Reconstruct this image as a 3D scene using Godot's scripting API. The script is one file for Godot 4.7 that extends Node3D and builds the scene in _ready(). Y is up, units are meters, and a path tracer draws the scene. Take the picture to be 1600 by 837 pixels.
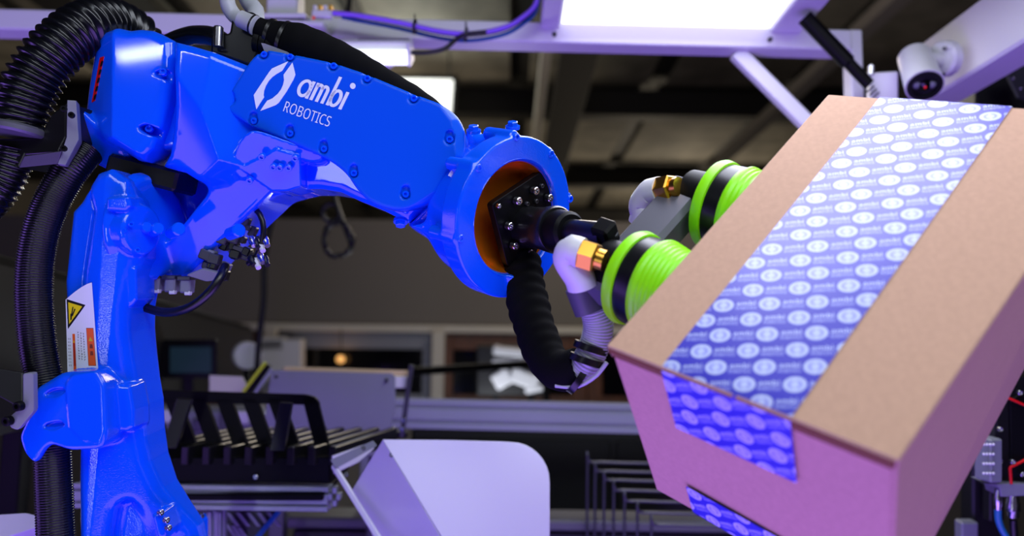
extends Node3D

func _ready() -> void:
	# camera
	var cam := Camera3D.new()
	cam.name = "camera"
	add_child(cam)
	cam.position = Vector3(0, 1.35, 0)
	cam.rotation_degrees = Vector3(6.0, 0.0, 0.7)
	cam.fov = 36.0
	cam.near = 0.05
	cam.far = 100.0
	var lens := CameraAttributesPhysical.new()
	lens.frustum_focal_length = 53.86
	lens.frustum_focus_distance = 1.09
	lens.exposure_aperture = 4.4
	cam.attributes = lens
	cam.current = true
	cam.fov = 36.0
	cam_t = cam.transform
	# surroundings: a closed hall, so only the lamps light it
	var env := Environment.new()
	env.background_mode = Environment.BG_COLOR
	env.background_color = Color(0.01, 0.01, 0.012)
	env.tonemap_mode = Environment.TONE_MAPPER_LINEAR
	env.tonemap_exposure = 1.0
	env.sdfgi_enabled = true
	env.ssao_enabled = true
	env.ssil_enabled = true
	var we := WorldEnvironment.new()
	we.name = "surroundings"
	we.environment = env
	add_child(we)
	# light: white panels over the cell, violet work light from low in front, dim hall lamps
	area("panel_light", Vector3(0.363, 2.112, -1.31), Vector3(0, -1, 0), Vector2(0.48, 1.08), Color(0.93, 0.95, 1.0), 0.95)
	area("bar_light", Vector3(-0.85, 2.12, -0.05), Vector3(0.35, -0.75, -0.6), Vector2(0.27, 0.035), Color(0.9, 0.94, 1.0), 0.09)
	area("near_panel_light", Vector3(0.35, 2.55, 0.35), Vector3(-0.25, -0.75, -0.6), Vector2(1.9, 0.8), Color(0.92, 0.95, 1.0), 2.9)
	area("low_front_light", Vector3(-1.05, 0.85, 0.5), Vector3(0.35, 0.1, -1.0), Vector2(0.16, 0.8), Color(0.92, 0.95, 1.0), 0.3)
	area("violet_work_light", Vector3(-0.4, 0.1, -0.5), Vector3(0.0, 1.0, -0.1), Vector2(3.0, 1.6), Color(0.62, 0.45, 1.0), 7.0)
	area("violet_side_light", Vector3(-1.7, 1.2, -1.02), Vector3(1.0, 0.15, 0.0), Vector2(0.7, 0.6), Color(0.62, 0.45, 1.0), 0.6)
	omni("hall_light", Vector3(-3.0, 3.0, -11.0), Color(1.0, 0.93, 0.82), 4.5, 0.6)
	omni("hall_light_far", Vector3(3.0, 3.0, -16.0), Color(1.0, 0.93, 0.82), 6.0, 0.6)
	omni("hall_light_near", Vector3(0.6, 3.0, -4.6), Color(1.0, 0.94, 0.86), 1.5, 0.4)
	omni("cell_light_behind", Vector3(-0.1, 0.8, -4.3), Color(0.95, 0.97, 1.0), 0.45, 0.15)
	materials()
	make_screws()
	hall()
	back_of_cell()
	gantry()
	right_machine()
	chute_and_tray()
	robot()
	hoses()
	gripper()
	carton()

func area(called: String, at: Vector3, towards: Vector3, size: Vector2, col: Color, energy: float) -> void:
	var l := AreaLight3D.new()
	l.name = called
	l.area_size = size
	l.light_color = col
	l.light_energy = energy
	l.shadow_enabled = true
	l.set("area_range", 30.0)
	l.set("area_attenuation", 2.0)
	add_child(l)
	var z := -towards.normalized()
	var x := Vector3.RIGHT if absf(z.x) < 0.8 else Vector3.UP
	var y := z.cross(x).normalized()
	l.transform = Transform3D(Basis(y.cross(z).normalized(), y, z), at)

func omni(called: String, at: Vector3, col: Color, energy: float, size: float) -> void:
	var l := OmniLight3D.new()
	l.name = called
	l.light_color = col
	l.light_energy = energy
	l.light_size = size
	l.omni_range = 40.0
	l.omni_attenuation = 2.0
	l.shadow_enabled = true
	add_child(l)
	l.position = at

# ---------------------------------------------------------------- materials
func mat(called: String, col: Color, rough: float, metal := 0.0) -> StandardMaterial3D:
	var m := StandardMaterial3D.new()
	m.resource_name = called
	m.albedo_color = col
	m.roughness = rough
	m.metallic = metal
	M[called] = m
	return m

func noise_tex(freq: float, seed_: int, as_normal: bool, strength := 1.0, size := 256, ramp: Gradient = null) -> NoiseTexture2D:
	var n := FastNoiseLite.new()
	n.seed = seed_
	n.frequency = freq
	n.fractal_octaves = 4
	var t := NoiseTexture2D.new()
	t.width = size; t.height = size
	t.seamless = true
	t.noise = n
	t.as_normal_map = as_normal
	t.bump_strength = strength
	if ramp: t.color_ramp = ramp
	return t

func relief(m: StandardMaterial3D, freq: float, seed_: int, scale: float, strength: float) -> void:
	m.normal_enabled = true
	m.normal_texture = noise_tex(freq, seed_, true, 4.0)
	m.normal_scale = strength
	m.uv1_triplanar = true
	m.uv1_world_triplanar = true
	m.uv1_scale = Vector3.ONE * scale

func two_tone(a: Color, b: Color) -> Gradient:
	var g := Gradient.new()
	g.set_color(0, a)
	g.set_color(1, b)
	return g

func materials() -> void:
	var m := mat("blue paint", Color(0.03, 0.34, 0.96), 0.07)
	m.metallic_specular = 0.55
	m = mat("cast paint", Color(0.03, 0.335, 0.94), 0.1)
	m.metallic_specular = 0.55
	relief(m, 0.14, 4, 11.0, 0.12)
	m = mat("cover paint", Color(0.01, 0.32, 0.83), 0.3)
	m.metallic_specular = 0.3
	mat("black rubber", Color(0.035, 0.035, 0.045), 0.32)
	mat("black plastic", Color(0.05, 0.05, 0.06), 0.3)
	mat("black metal", Color(0.03, 0.03, 0.036), 0.45).metallic_specular = 0.25
	mat("hose black", Color(0.05, 0.055, 0.075), 0.22)
	m = mat("sleeve cloth", Color(0.035, 0.035, 0.045), 0.85)
	m.metallic_specular = 0.2
	relief(m, 0.2, 8, 60.0, 0.7)
	m = mat("white steel", Color(0.86, 0.86, 0.88), 0.38)
	mat("white plastic", Color(0.82, 0.82, 0.84), 0.35)
	mat("grey plastic", Color(0.46, 0.47, 0.51), 0.45)
	mat("grey hose", Color(0.66, 0.67, 0.7), 0.4)
	m = mat("aluminium", Color(0.6, 0.62, 0.66), 0.36, 0.35)
	relief(m, 0.3, 12, 30.0, 0.06)
	mat("dark aluminium", Color(0.3, 0.3, 0.33), 0.4, 0.7)
	mat("steel", Color(0.78, 0.78, 0.8), 0.22, 1.0)
	mat("brass", Color(0.83, 0.62, 0.25), 0.28, 1.0)
	mat("amber metal", Color(0.95, 0.52, 0.1), 0.28, 0.7)
	mat("cup green", Color(0.57, 0.95, 0.03), 0.38)
	M["cup green"].subsurf_scatter_enabled = true
	M["cup green"].subsurf_scatter_strength = 0.15
	mat("manifold", Color(0.33, 0.33, 0.37), 0.42, 0.2)
	mat("red", Color(0.85, 0.03, 0.05), 0.4)
	mat("label white", Color(0.9, 0.91, 0.93), 0.45)
	mat("logo white", Color(0.86, 0.9, 0.95), 0.5)
	m = mat("cardboard", Color(0.80, 0.64, 0.54), 0.85)
	m.albedo_texture = noise_tex(0.05, 21, false, 1.0, 256, two_tone(Color(0.9, 0.9, 0.9), Color(1, 1, 1)))
	m.uv1_triplanar = true
	m.uv1_scale = Vector3(9, 60, 9)
	mat("cardboard edge", Color(0.46, 0.3, 0.16), 0.95)
	m = mat("roof sheet", Color(0.56, 0.54, 0.49), 0.8)
	m.albedo_texture = noise_tex(0.02, 31, false, 1.0, 256, two_tone(Color(0.72, 0.72, 0.72), Color(1, 1, 1)))
	m.uv1_triplanar = true
	m.uv1_world_triplanar = true
	m.uv1_scale = Vector3.ONE * 0.3
	mat("roof beam", Color(0.12, 0.115, 0.11), 0.7)
	mat("pale rail", Color(0.72, 0.70, 0.66), 0.6)
	m = mat("hall wall", Color(0.40, 0.38, 0.36), 0.85)
	m = mat("floor", Color(0.3, 0.3, 0.32), 0.35)
	relief(m, 0.03, 41, 1.0, 0.1)
	m = mat("wood", Color(0.42, 0.24, 0.13), 0.55)
	m.albedo_texture = noise_tex(0.02, 51, false, 1.0, 256, two_tone(Color(0.6, 0.6, 0.6), Color(1, 1, 1)))
	m.uv1_triplanar = true
	m.uv1_scale = Vector3(8, 0.8, 8)
	mat("deck grey", Color(0.33, 0.33, 0.36), 0.4)
	mat("dark glass", Color(0.02, 0.022, 0.03), 0.08)
	mat("dark panel", Color(0.025, 0.025, 0.032), 0.45)
	mat("zip tie", Color(0.04, 0.04, 0.045), 0.4)
	mat("cable black", Color(0.04, 0.04, 0.05), 0.35)
	mat("cable blue", Color(0.1, 0.38, 0.62), 0.4)
	mat("cable violet", Color(0.55, 0.36, 0.92), 0.4)
	mat("yellow", Color(0.75, 0.8, 0.1), 0.45)
	m = mat("tray white", Color(0.84, 0.84, 0.88), 0.28)
	m.backlight_enabled = true
	m.backlight = Color(0.3, 0.3, 0.32)
	m = mat("tray wing", Color(0.85, 0.85, 0.9, 0.6), 0.3)
	m.transparency = BaseMaterial3D.TRANSPARENCY_ALPHA
	m = mat("lamp glow", Color(1, 1, 1), 0.5)
	m.emission_enabled = true
	m.emission = Color(0.97, 0.98, 1.0)
	m.emission_energy_multiplier = 1.6
	m = mat("bar glow", Color(1, 1, 1), 0.5)
	m.emission_enabled = true
	m.emission = Color(0.95, 0.97, 1.0)
	m.emission_energy_multiplier = 1.4
	m = mat("skylight glow", Color(1, 1, 1), 0.5)
	m.emission_enabled = true
	m.emission = Color(0.98, 0.99, 0.96)
	m.emission_energy_multiplier = 1.3
	m = mat("screen glow", Color(0.05, 0.08, 0.1), 0.3)
	m.emission_enabled = true
	m.emission = Color(0.16, 0.26, 0.34)
	m.emission_energy_multiplier = 0.25
	m = mat("led red", Color(0.9, 0.05, 0.1), 0.4)
	m.emission_enabled = true
	m.emission = Color(1.0, 0.1, 0.15)
	m.emission_energy_multiplier = 0.2

# ---------------------------------------------------------------- helpers: coordinates
const F := 1288.0                      # focal length in pixels of the 1600 x 837 frame
var cam_t: Transform3D
var M := {}
var used := {}

func V(px: float, py: float, d: float) -> Vector3:      # a pixel and a distance along the line of sight -> a point in the camera's axes
	return Vector3((px - 800.0) / F * d, (418.5 - py) / F * d, -d)

func U(px: float, py: float, d: float) -> Vector3:      # the same as a point of the world
	return cam_t * V(px, py, d)

func W(v: Vector3) -> Vector3:
	return cam_t * v

func on_plane(px: float, py: float, p: Vector3, n: Vector3) -> Vector3:   # where the sight line meets a plane (camera's axes)
	var r := Vector3((px - 800.0) / F, (418.5 - py) / F, -1.0)
	return r * (p.dot(n) / r.dot(n))

# ---------------------------------------------------------------- helpers: naming
func numbered(called: String) -> String:
	if not used.has(called):
		used[called] = 0
		return called
	used[called] += 1
	return "%s_%03d" % [called, used[called]]

func tag(o: Node3D, label: String, category: String, group := "", kind := "") -> Node3D:
	if label: o.set_meta("label", label)
	if category: o.set_meta("category", category)
	if group: o.set_meta("group", group)
	if kind: o.set_meta("kind", kind)
	return o

func thing(called: String, label: String, category: String, at: Vector3, group := "") -> Node3D:
	var o := Node3D.new()
	o.name = numbered(called)
	add_child(o)
	o.position = at
	return tag(o, label, category, group)

func put(called: String, mesh: Mesh, mat: Material, parent: Node3D, at: Vector3, basis := Basis()) -> MeshInstance3D:
	var o := MeshInstance3D.new()
	o.name = numbered(called) if parent == self else called
	o.mesh = mesh
	o.material_override = mat
	parent.add_child(o, true)
	o.global_transform = Transform3D(basis, at)
	return o

func obj(called: String, mb: MB, mat: Material, parent: Node3D = self) -> MeshInstance3D:
	return put(called, mb.mesh(), mat, parent, mb.centre)

func structure(called: String, mb: MB, mat: Material) -> MeshInstance3D:
	var o := obj(called, mb, mat)
	o.set_meta("kind", "structure")
	return o

func axis_basis(n: Vector3, hint := Vector3.UP) -> Basis:      # y along n
	n = n.normalized()
	var x := hint.cross(n)
	if x.length() < 0.05: x = Vector3.RIGHT.cross(n)
	x = x.normalized()
	return Basis(x, n, x.cross(n))

# ---------------------------------------------------------------- helpers: a collector of triangles that becomes one mesh
class MB:
	var v := PackedVector3Array()
	var sg := PackedInt32Array()
	var uv := PackedVector2Array()
	var xf := Transform3D()
	var group := -1
	var centre := Vector3.ZERO
	var uvs := false

	func _init(t := Transform3D()) -> void:
		xf = t

	func tri(a: Vector3, b: Vector3, c: Vector3, ua := Vector2.ZERO, ub := Vector2.ZERO, uc := Vector2.ZERO) -> void:   # counter-clockwise seen from outside
		v.append(xf * a); v.append(xf * c); v.append(xf * b)
		sg.append(group); sg.append(group); sg.append(group)
		uv.append(ua); uv.append(uc); uv.append(ub)

	func quad(a: Vector3, b: Vector3, c: Vector3, d: Vector3) -> void:
		tri(a, b, c); tri(a, c, d)

	func quad_uv(a: Vector3, b: Vector3, c: Vector3, d: Vector3, ua: Vector2, ub: Vector2, uc: Vector2, ud: Vector2) -> void:
		uvs = true
		tri(a, b, c, ua, ub, uc); tri(a, c, d, ua, uc, ud)

	# a box with chamfered edges
	func box(c: Vector3, s: Vector3, b := Basis(), ch := 0.0015) -> void:
		var h := s * 0.5
		ch = minf(ch, minf(h.x, minf(h.y, h.z)) * 0.8)
		var old := group
		group = -1
		var p := func(sx: int, sy: int, sz: int, ax: int) -> Vector3:
			var q := Vector3(sx * (h.x - (0.0 if ax == 0 else ch)), sy * (h.y - (0.0 if ax == 1 else ch)), sz * (h.z - (0.0 if ax == 2 else ch)))
			return c + b * q
		for s1 in [-1, 1]:
			_face([p.call(s1, -1, -1, 0), p.call(s1, 1, -1, 0), p.call(s1, 1, 1, 0), p.call(s1, -1, 1, 0)], c)
			_face([p.call(-1, s1, -1, 1), p.call(1, s1, -1, 1), p.call(1, s1, 1, 1), p.call(-1, s1, 1, 1)], c)
			_face([p.call(-1, -1, s1, 2), p.call(1, -1, s1, 2), p.call(1, 1, s1, 2), p.call(-1, 1, s1, 2)], c)
			for s2 in [-1, 1]:
				_face([p.call(s1, s2, -1, 0), p.call(s1, s2, 1, 0), p.call(s1, s2, 1, 1), p.call(s1, s2, -1, 1)], c)
				_face([p.call(s1, -1, s2, 0), p.call(s1, 1, s2, 0), p.call(s1, 1, s2, 2), p.call(s1, -1, s2, 2)], c)
				_face([p.call(-1, s1, s2, 1), p.call(1, s1, s2, 1), p.call(1, s1, s2, 2), p.call(-1, s1, s2, 2)], c)
				for s3 in [-1, 1]:
					_face([p.call(s1, s2, s3, 0), p.call(s1, s2, s3, 1), p.call(s1, s2, s3, 2)], c)
		group = old

	func _face(q: Array, inside: Vector3) -> void:      # a convex face turned away from a point inside
		var n: Vector3 = (q[1] - q[0]).cross(q[2] - q[0])
		if n.dot(q[0] - inside) < 0: q.reverse()
		tri(q[0], q[1], q[2])
		if q.size() == 4: tri(q[0], q[2], q[3])

	func beam(a: Vector3, b: Vector3, w: float, h: float, up := Vector3.UP, ch := 0.003) -> void:   # w across, h along up
		var z := (b - a).normalized()
		var x := up.cross(z).normalized()
		box((a + b) * 0.5, Vector3(w, h, a.distance_to(b)), Basis(x, z.cross(x), z), ch)

	func rings(r: Array, closed_caps := true) -> void:    # skin over rings of equal length, counter-clockwise about the way they run
		var n: int = r[0].size()
		for i in r.size() - 1:
			var p: PackedVector3Array = r[i]
			var q: PackedVector3Array = r[i + 1]
			for j in n:
				var k := (j + 1) % n
				tri(p[j], p[k], q[k]); tri(p[j], q[k], q[j])
		if closed_caps:
			var old := group
			group = -1
			for e in [0, r.size() - 1]:
				var p: PackedVector3Array = r[e]
				var m := Vector3.ZERO
				for x in p: m += x
				m /= n
				for j in n:
					var k := (j + 1) % n
					if e == 0: tri(m, p[k], p[j])
					else: tri(m, p[j], p[k])
			group = old

	func tube(path: PackedVector3Array, radii, segs := 16, caps := true, squash := 1.0) -> void:
		var all := []
		var t := (path[1] - path[0]).normalized()
		var nx := t.cross(Vector3.UP if absf(t.y) < 0.9 else Vector3.RIGHT).normalized()
		for i in path.size():
			var t2 := (path[mini(i + 1, path.size() - 1)] - path[maxi(i - 1, 0)]).normalized()
			nx = (nx - t2 * nx.dot(t2)).normalized()
			var ny := t2.cross(nx)
			var r: float = radii if radii is float else radii[i]
			var ring := PackedVector3Array()
			for j in segs:
				var a := TAU * j / segs
				ring.append(path[i] + (nx * cos(a) + ny * sin(a) * squash) * r)
			all.append(ring)
		group = 1
		rings(all, caps)
		group = -1

	func lathe(prof: Array, c: Vector3, axis: Vector3, segs := 28, hint := Vector3.UP) -> void:   # prof: Vector2(along, radius) from back to front
		var y := axis.normalized()
		var x := hint.cross(y)
		if x.length() < 0.05: x = Vector3.RIGHT.cross(y)
		x = x.normalized()
		var z := x.cross(y)
		var g := 1
		var last := Vector2.ZERO
		for i in prof.size() - 1:
			var p: Vector2 = prof[i]
			var q: Vector2 = prof[i + 1]
			var dir := (q - p).normalized()
			if i > 0 and dir.dot(last) < 0.8: g += 1
			last = dir
			group = g if segs > 8 else -1
			for j in segs:
				var a := TAU * j / segs
				var b := TAU * ((j + 1) % segs) / segs
				var ra := x * cos(a) - z * sin(a)
				var rb := x * cos(b) - z * sin(b)
				var p0 := c + y * p.x + ra * p.y
				var p1 := c + y * p.x + rb * p.y
				var q0 := c + y * q.x + ra * q.y
				var q1 := c + y * q.x + rb * q.y
				if p.y > 1e-6: tri(p0, p1, q1 if q.y > 1e-6 else q0)
				if q.y > 1e-6: tri(p0, q1, q0)
		group = -1

	# an outline in space, given depth along -n, its front edge rounded; holes by bridging are not needed here
	func prism(poly: PackedVector3Array, n: Vector3, thick: float, bevel := 0.0, steps := 3, back_bevel := false) -> void:
		n = n.normalized()
		var x := (Vector3.UP.cross(n) if absf(n.y) < 0.9 else Vector3.RIGHT.cross(n)).normalized()
		var y := n.cross(x)
		var o := poly[0]
		var p2 := PackedVector2Array()
		for p in poly: p2.append(Vector2((p - o).dot(x), (p - o).dot(y)))
		if Geometry2D.is_polygon_clockwise(p2): p2.reverse()      # Godot calls y-down clockwise; make it counter-clockwise in x, y up
		var area := 0.0
		for i in p2.size(): area += p2[i].cross(p2[(i + 1) % p2.size()])
		if area < 0: p2.reverse()
		var m := p2.size()
		var mit := PackedVector2Array()
		for i in m:
			var e0 := (p2[i] - p2[(i + m - 1) % m]).normalized()
			var e1 := (p2[(i + 1) % m] - p2[i]).normalized()
			var n0 := Vector2(-e0.y, e0.x)
			var n1 := Vector2(-e1.y, e1.x)
			var b := (n0 + n1)
			mit.append(b / maxf(b.length_squared() * 0.5, 0.35))
		var levels := []
		if back_bevel:
			for s in steps: levels.append(Vector2(bevel * (1 - sin(PI / 2 * s / steps)), -thick + bevel * (1 - cos(PI / 2 * s / steps))))
		levels.append(Vector2(0, -thick + (bevel if back_bevel else 0.0)))
		levels.append(Vector2(0, -bevel))
		if bevel > 0:
			for s in range(1, steps + 1): levels.append(Vector2(bevel * (1 - cos(PI / 2 * s / steps)), -bevel + bevel * sin(PI / 2 * s / steps)))
		var all := []
		for l in levels:
			var ring := PackedVector3Array()
			for i in m:
				var q: Vector2 = p2[i] + mit[i] * l.x
				ring.append(o + x * q.x + y * q.y + n * l.y)
			all.append(ring)
		group = 1 if m > 14 else -1
		for i in all.size() - 1:
			var p: PackedVector3Array = all[i]
			var q: PackedVector3Array = all[i + 1]
			for j in m:
				var k := (j + 1) % m
				tri(p[j], p[k], q[k]); tri(p[j], q[k], q[j])
		group = -1
		var idx := Geometry2D.triangulate_polygon(p2)
		for e in [0, all.size() - 1]:
			var r: PackedVector3Array = all[e]
			for i in range(0, idx.size(), 3):
				var a := r[idx[i]]
				var b := r[idx[i + 1]]
				var c := r[idx[i + 2]]
				if ((b - a).cross(c - a).dot(n) > 0) == (e != 0): tri(a, b, c)
				else: tri(a, c, b)

	func mesh() -> ArrayMesh:
		var lo := v[0]
		var hi := v[0]
		for p in v:
			lo = lo.min(p); hi = hi.max(p)
		centre = (lo + hi) * 0.5
		var st := SurfaceTool.new()
		st.begin(Mesh.PRIMITIVE_TRIANGLES)
		for i in v.size():
			st.set_smooth_group(sg[i])
			if uvs: st.set_uv(uv[i])
			st.add_vertex(v[i] - centre)
		st.generate_normals()
		st.index()
		return st.commit()

# ---------------------------------------------------------------- helpers: curves and outlines
func curve(pts: Array, step: float) -> PackedVector3Array:       # Catmull-Rom through points, resampled evenly
	var dense := PackedVector3Array()
	var n := pts.size()
	for i in n - 1:
		var p0: Vector3 = pts[maxi(i - 1, 0)] if i > 0 else pts[0] * 2.0 - pts[1]
		var p3: Vector3 = pts[i + 2] if i + 2 < n else pts[n - 1] * 2.0 - pts[n - 2]
		for k in 24:
			dense.append((pts[i] as Vector3).cubic_interpolate(pts[i + 1], p0, p3, k / 24.0))
	dense.append(pts[n - 1])
	var total := 0.0
	for i in dense.size() - 1: total += dense[i].distance_to(dense[i + 1])
	var count := maxi(2, int(round(total / step)))
	var out := PackedVector3Array()
	var at := 0
	var run := 0.0
	for k in count + 1:
		var want := total * k / count
		while at < dense.size() - 2 and run + dense[at].distance_to(dense[at + 1]) < want:
			run += dense[at].distance_to(dense[at + 1]); at += 1
		var seg := maxf(dense[at].distance_to(dense[at + 1]), 1e-9)
		out.append(dense[at].lerp(dense[at + 1], clampf((want - run) / seg, 0, 1)))
	return out

func smooth_outline(p: PackedVector2Array, per := 4) -> PackedVector2Array:   # closed Catmull-Rom
	var out := PackedVector2Array()
	var n := p.size()
	for i in n:
		for k in per:
			out.append(p[i].cubic_interpolate(p[(i + 1) % n], p[(i + n - 1) % n], p[(i + 2) % n], float(k) / per))
	return out

func rounded(p: PackedVector2Array, r: float, steps := 4) -> PackedVector2Array:   # cut every corner to an arc-like curve
	var out := PackedVector2Array()
	var n := p.size()
	for i in n:
		var a := p[(i + n - 1) % n]
		var b := p[i]
		var c := p[(i + 1) % n]
		var l := minf(r, minf(a.distance_to(b), b.distance_to(c)) * 0.45)
		var s := b + (a - b).normalized() * l
		var e := b + (c - b).normalized() * l
		for k in steps + 1:
			var t := float(k) / steps
			out.append(s.lerp(b, t).lerp(b.lerp(e, t), t))
	return out

func px_poly(pts: PackedVector2Array, p: Vector3, n: Vector3) -> PackedVector3Array:   # outline in pixels laid onto a plane given in the camera's axes
	var out := PackedVector3Array()
	for q in pts: out.append(on_plane(q.x, q.y, p, n))
	return out

func P2(a: Array) -> PackedVector2Array:
	var out := PackedVector2Array()
	for i in range(0, a.size(), 2): out.append(Vector2(a[i], a[i + 1]))
	return out

# ---------------------------------------------------------------- helpers: castings as a distance field, skinned with surface nets (camera's axes)
class Field:
	var lo: Vector3
	var h: float
	var nx: int
	var ny: int
	var nz: int
	var d := PackedFloat32Array()

	func _init(a: Vector3, b: Vector3, cell: float) -> void:
		lo = a.min(b); h = cell
		var s := (a.max(b) - lo) / h
		nx = int(s.x) + 2; ny = int(s.y) + 2; nz = int(s.z) + 2
		d.resize(nx * ny * nz)
		d.fill(0.02)

	static func metric(pts: PackedVector2Array, p: Vector3, n: Vector3) -> PackedVector2Array:
		var out := PackedVector2Array()
		for q in pts:
			var r := Vector3((q.x - 800.0) / 1288.0, (418.5 - q.y) / 1288.0, -1.0)
			r *= p.dot(n) / r.dot(n)
			out.append(Vector2(r.x, r.y))
		return out

	# an outline (pixels) whose front lies in the plane p, n and which is thick along the line of sight; cuts: [point, normal] pairs that slice it; sub carves it out
	func slab(pts: PackedVector2Array, p: Vector3, n: Vector3, thick: float, r: float, k: float, sub := false, cuts := [], od := 0.0) -> void:     # od: the distance at which the outline was traced, if not that of the front
		var poly := metric(pts, p, n) if od == 0.0 else metric(pts, Vector3(0, 0, -od), Vector3(0, 0, 1))
		var m := poly.size()
		var bl := poly[0]
		var bh := poly[0]
		for q in poly:
			bl = bl.min(q); bh = bh.max(q)
		var pad := 0.02
		var i0 := maxi(0, int((bl.x - pad - lo.x) / h)); var i1 := mini(nx, int((bh.x + pad - lo.x) / h) + 2)
		var j0 := maxi(0, int((bl.y - pad - lo.y) / h)); var j1 := mini(ny, int((bh.y + pad - lo.y) / h) + 2)
		n = n / n.z
		var g := n.length()
		var pn := p.dot(n)
		for i in range(i0, i1):
			var x := lo.x + i * h
			for j in range(j0, j1):
				var y := lo.y + j * h
				var d2 := 1e9
				var inside := false
				var b := poly[m - 1]
				for e in m:
					var a := poly[e]
					var ex := b.x - a.x; var ey := b.y - a.y
					var wx := x - a.x; var wy := y - a.y
					var t := clampf((wx * ex + wy * ey) / (ex * ex + ey * ey + 1e-12), 0.0, 1.0)
					var fx := wx - ex * t; var fy := wy - ey * t
					d2 = minf(d2, fx * fx + fy * fy)
					if (a.y > y) != (b.y > y) and wx < ex * wy / ey: inside = not inside
					b = a
				var side := sqrt(d2)
				if inside: side = -side
				if side > pad: continue
				var zf := pn - n.x * x - n.y * y
				var zb := zf - thick
				var base := (i * ny + j) * nz
				var k0 := maxi(0, int((zb - pad - lo.z) / h)); var k1 := mini(nz, int((zf + pad - lo.z) / h) + 2)
				for kz in range(k0, k1):
					var z := lo.z + kz * h
					var qa := side + r
					var qb := maxf(z - zf, zb - z) / g
					for c in cuts: qb = maxf(qb, (Vector3(x, y, z) - c[0]).dot(c[1]))
					qb += r
					var f: float
					if qa > 0.0 and qb > 0.0: f = sqrt(qa * qa + qb * qb) - r
					else: f = maxf(qa, qb) - r
					_mix(base + kz, f, k, sub)

	func _mix(at: int, f: float, k: float, sub: bool) -> void:
		var c := d[at]
		if sub:
			var q := -f
			if k > 0.0 and absf(c - q) < k:
				var e := k - absf(c - q)
				d[at] = maxf(c, q) + e * e / (4.0 * k)
			else: d[at] = maxf(c, q)
		else:
			if k > 0.0 and absf(c - f) < k:
				var e := k - absf(c - f)
				d[at] = minf(c, f) - e * e / (4.0 * k)
			else: d[at] = minf(c, f)

	# a cylinder or cone from a to b
	func cylinder(a: Vector3, b: Vector3, ra: float, rb: float, r: float, k: float, sub := false) -> void:
		var ax := (b - a).normalized()
		var len := a.distance_to(b)
		var big := maxf(ra, rb) + 0.02
		var mn := a.min(b) - Vector3.ONE * big
		var mx := a.max(b) + Vector3.ONE * big
		for i in range(maxi(0, int((mn.x - lo.x) / h)), mini(nx, int((mx.x - lo.x) / h) + 2)):
			for j in range(maxi(0, int((mn.y - lo.y) / h)), mini(ny, int((mx.y - lo.y) / h) + 2)):
				for kz in range(maxi(0, int((mn.z - lo.z) / h)), mini(nz, int((mx.z - lo.z) / h) + 2)):
					var p := Vector3(lo.x + i * h, lo.y + j * h, lo.z + kz * h) - a
					var t := p.dot(ax)
					var rad := (p - ax * t).length()
					var qa := rad - lerpf(ra, rb, clampf(t / len, 0.0, 1.0)) + r
					var qb := maxf(-t, t - len) + r
					var f: float
					if qa > 0.0 and qb > 0.0: f = sqrt(qa * qa + qb * qb) - r
					else: f = maxf(qa, qb) - r
					_mix((i * ny + j) * nz + kz, f, k, sub)

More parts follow.
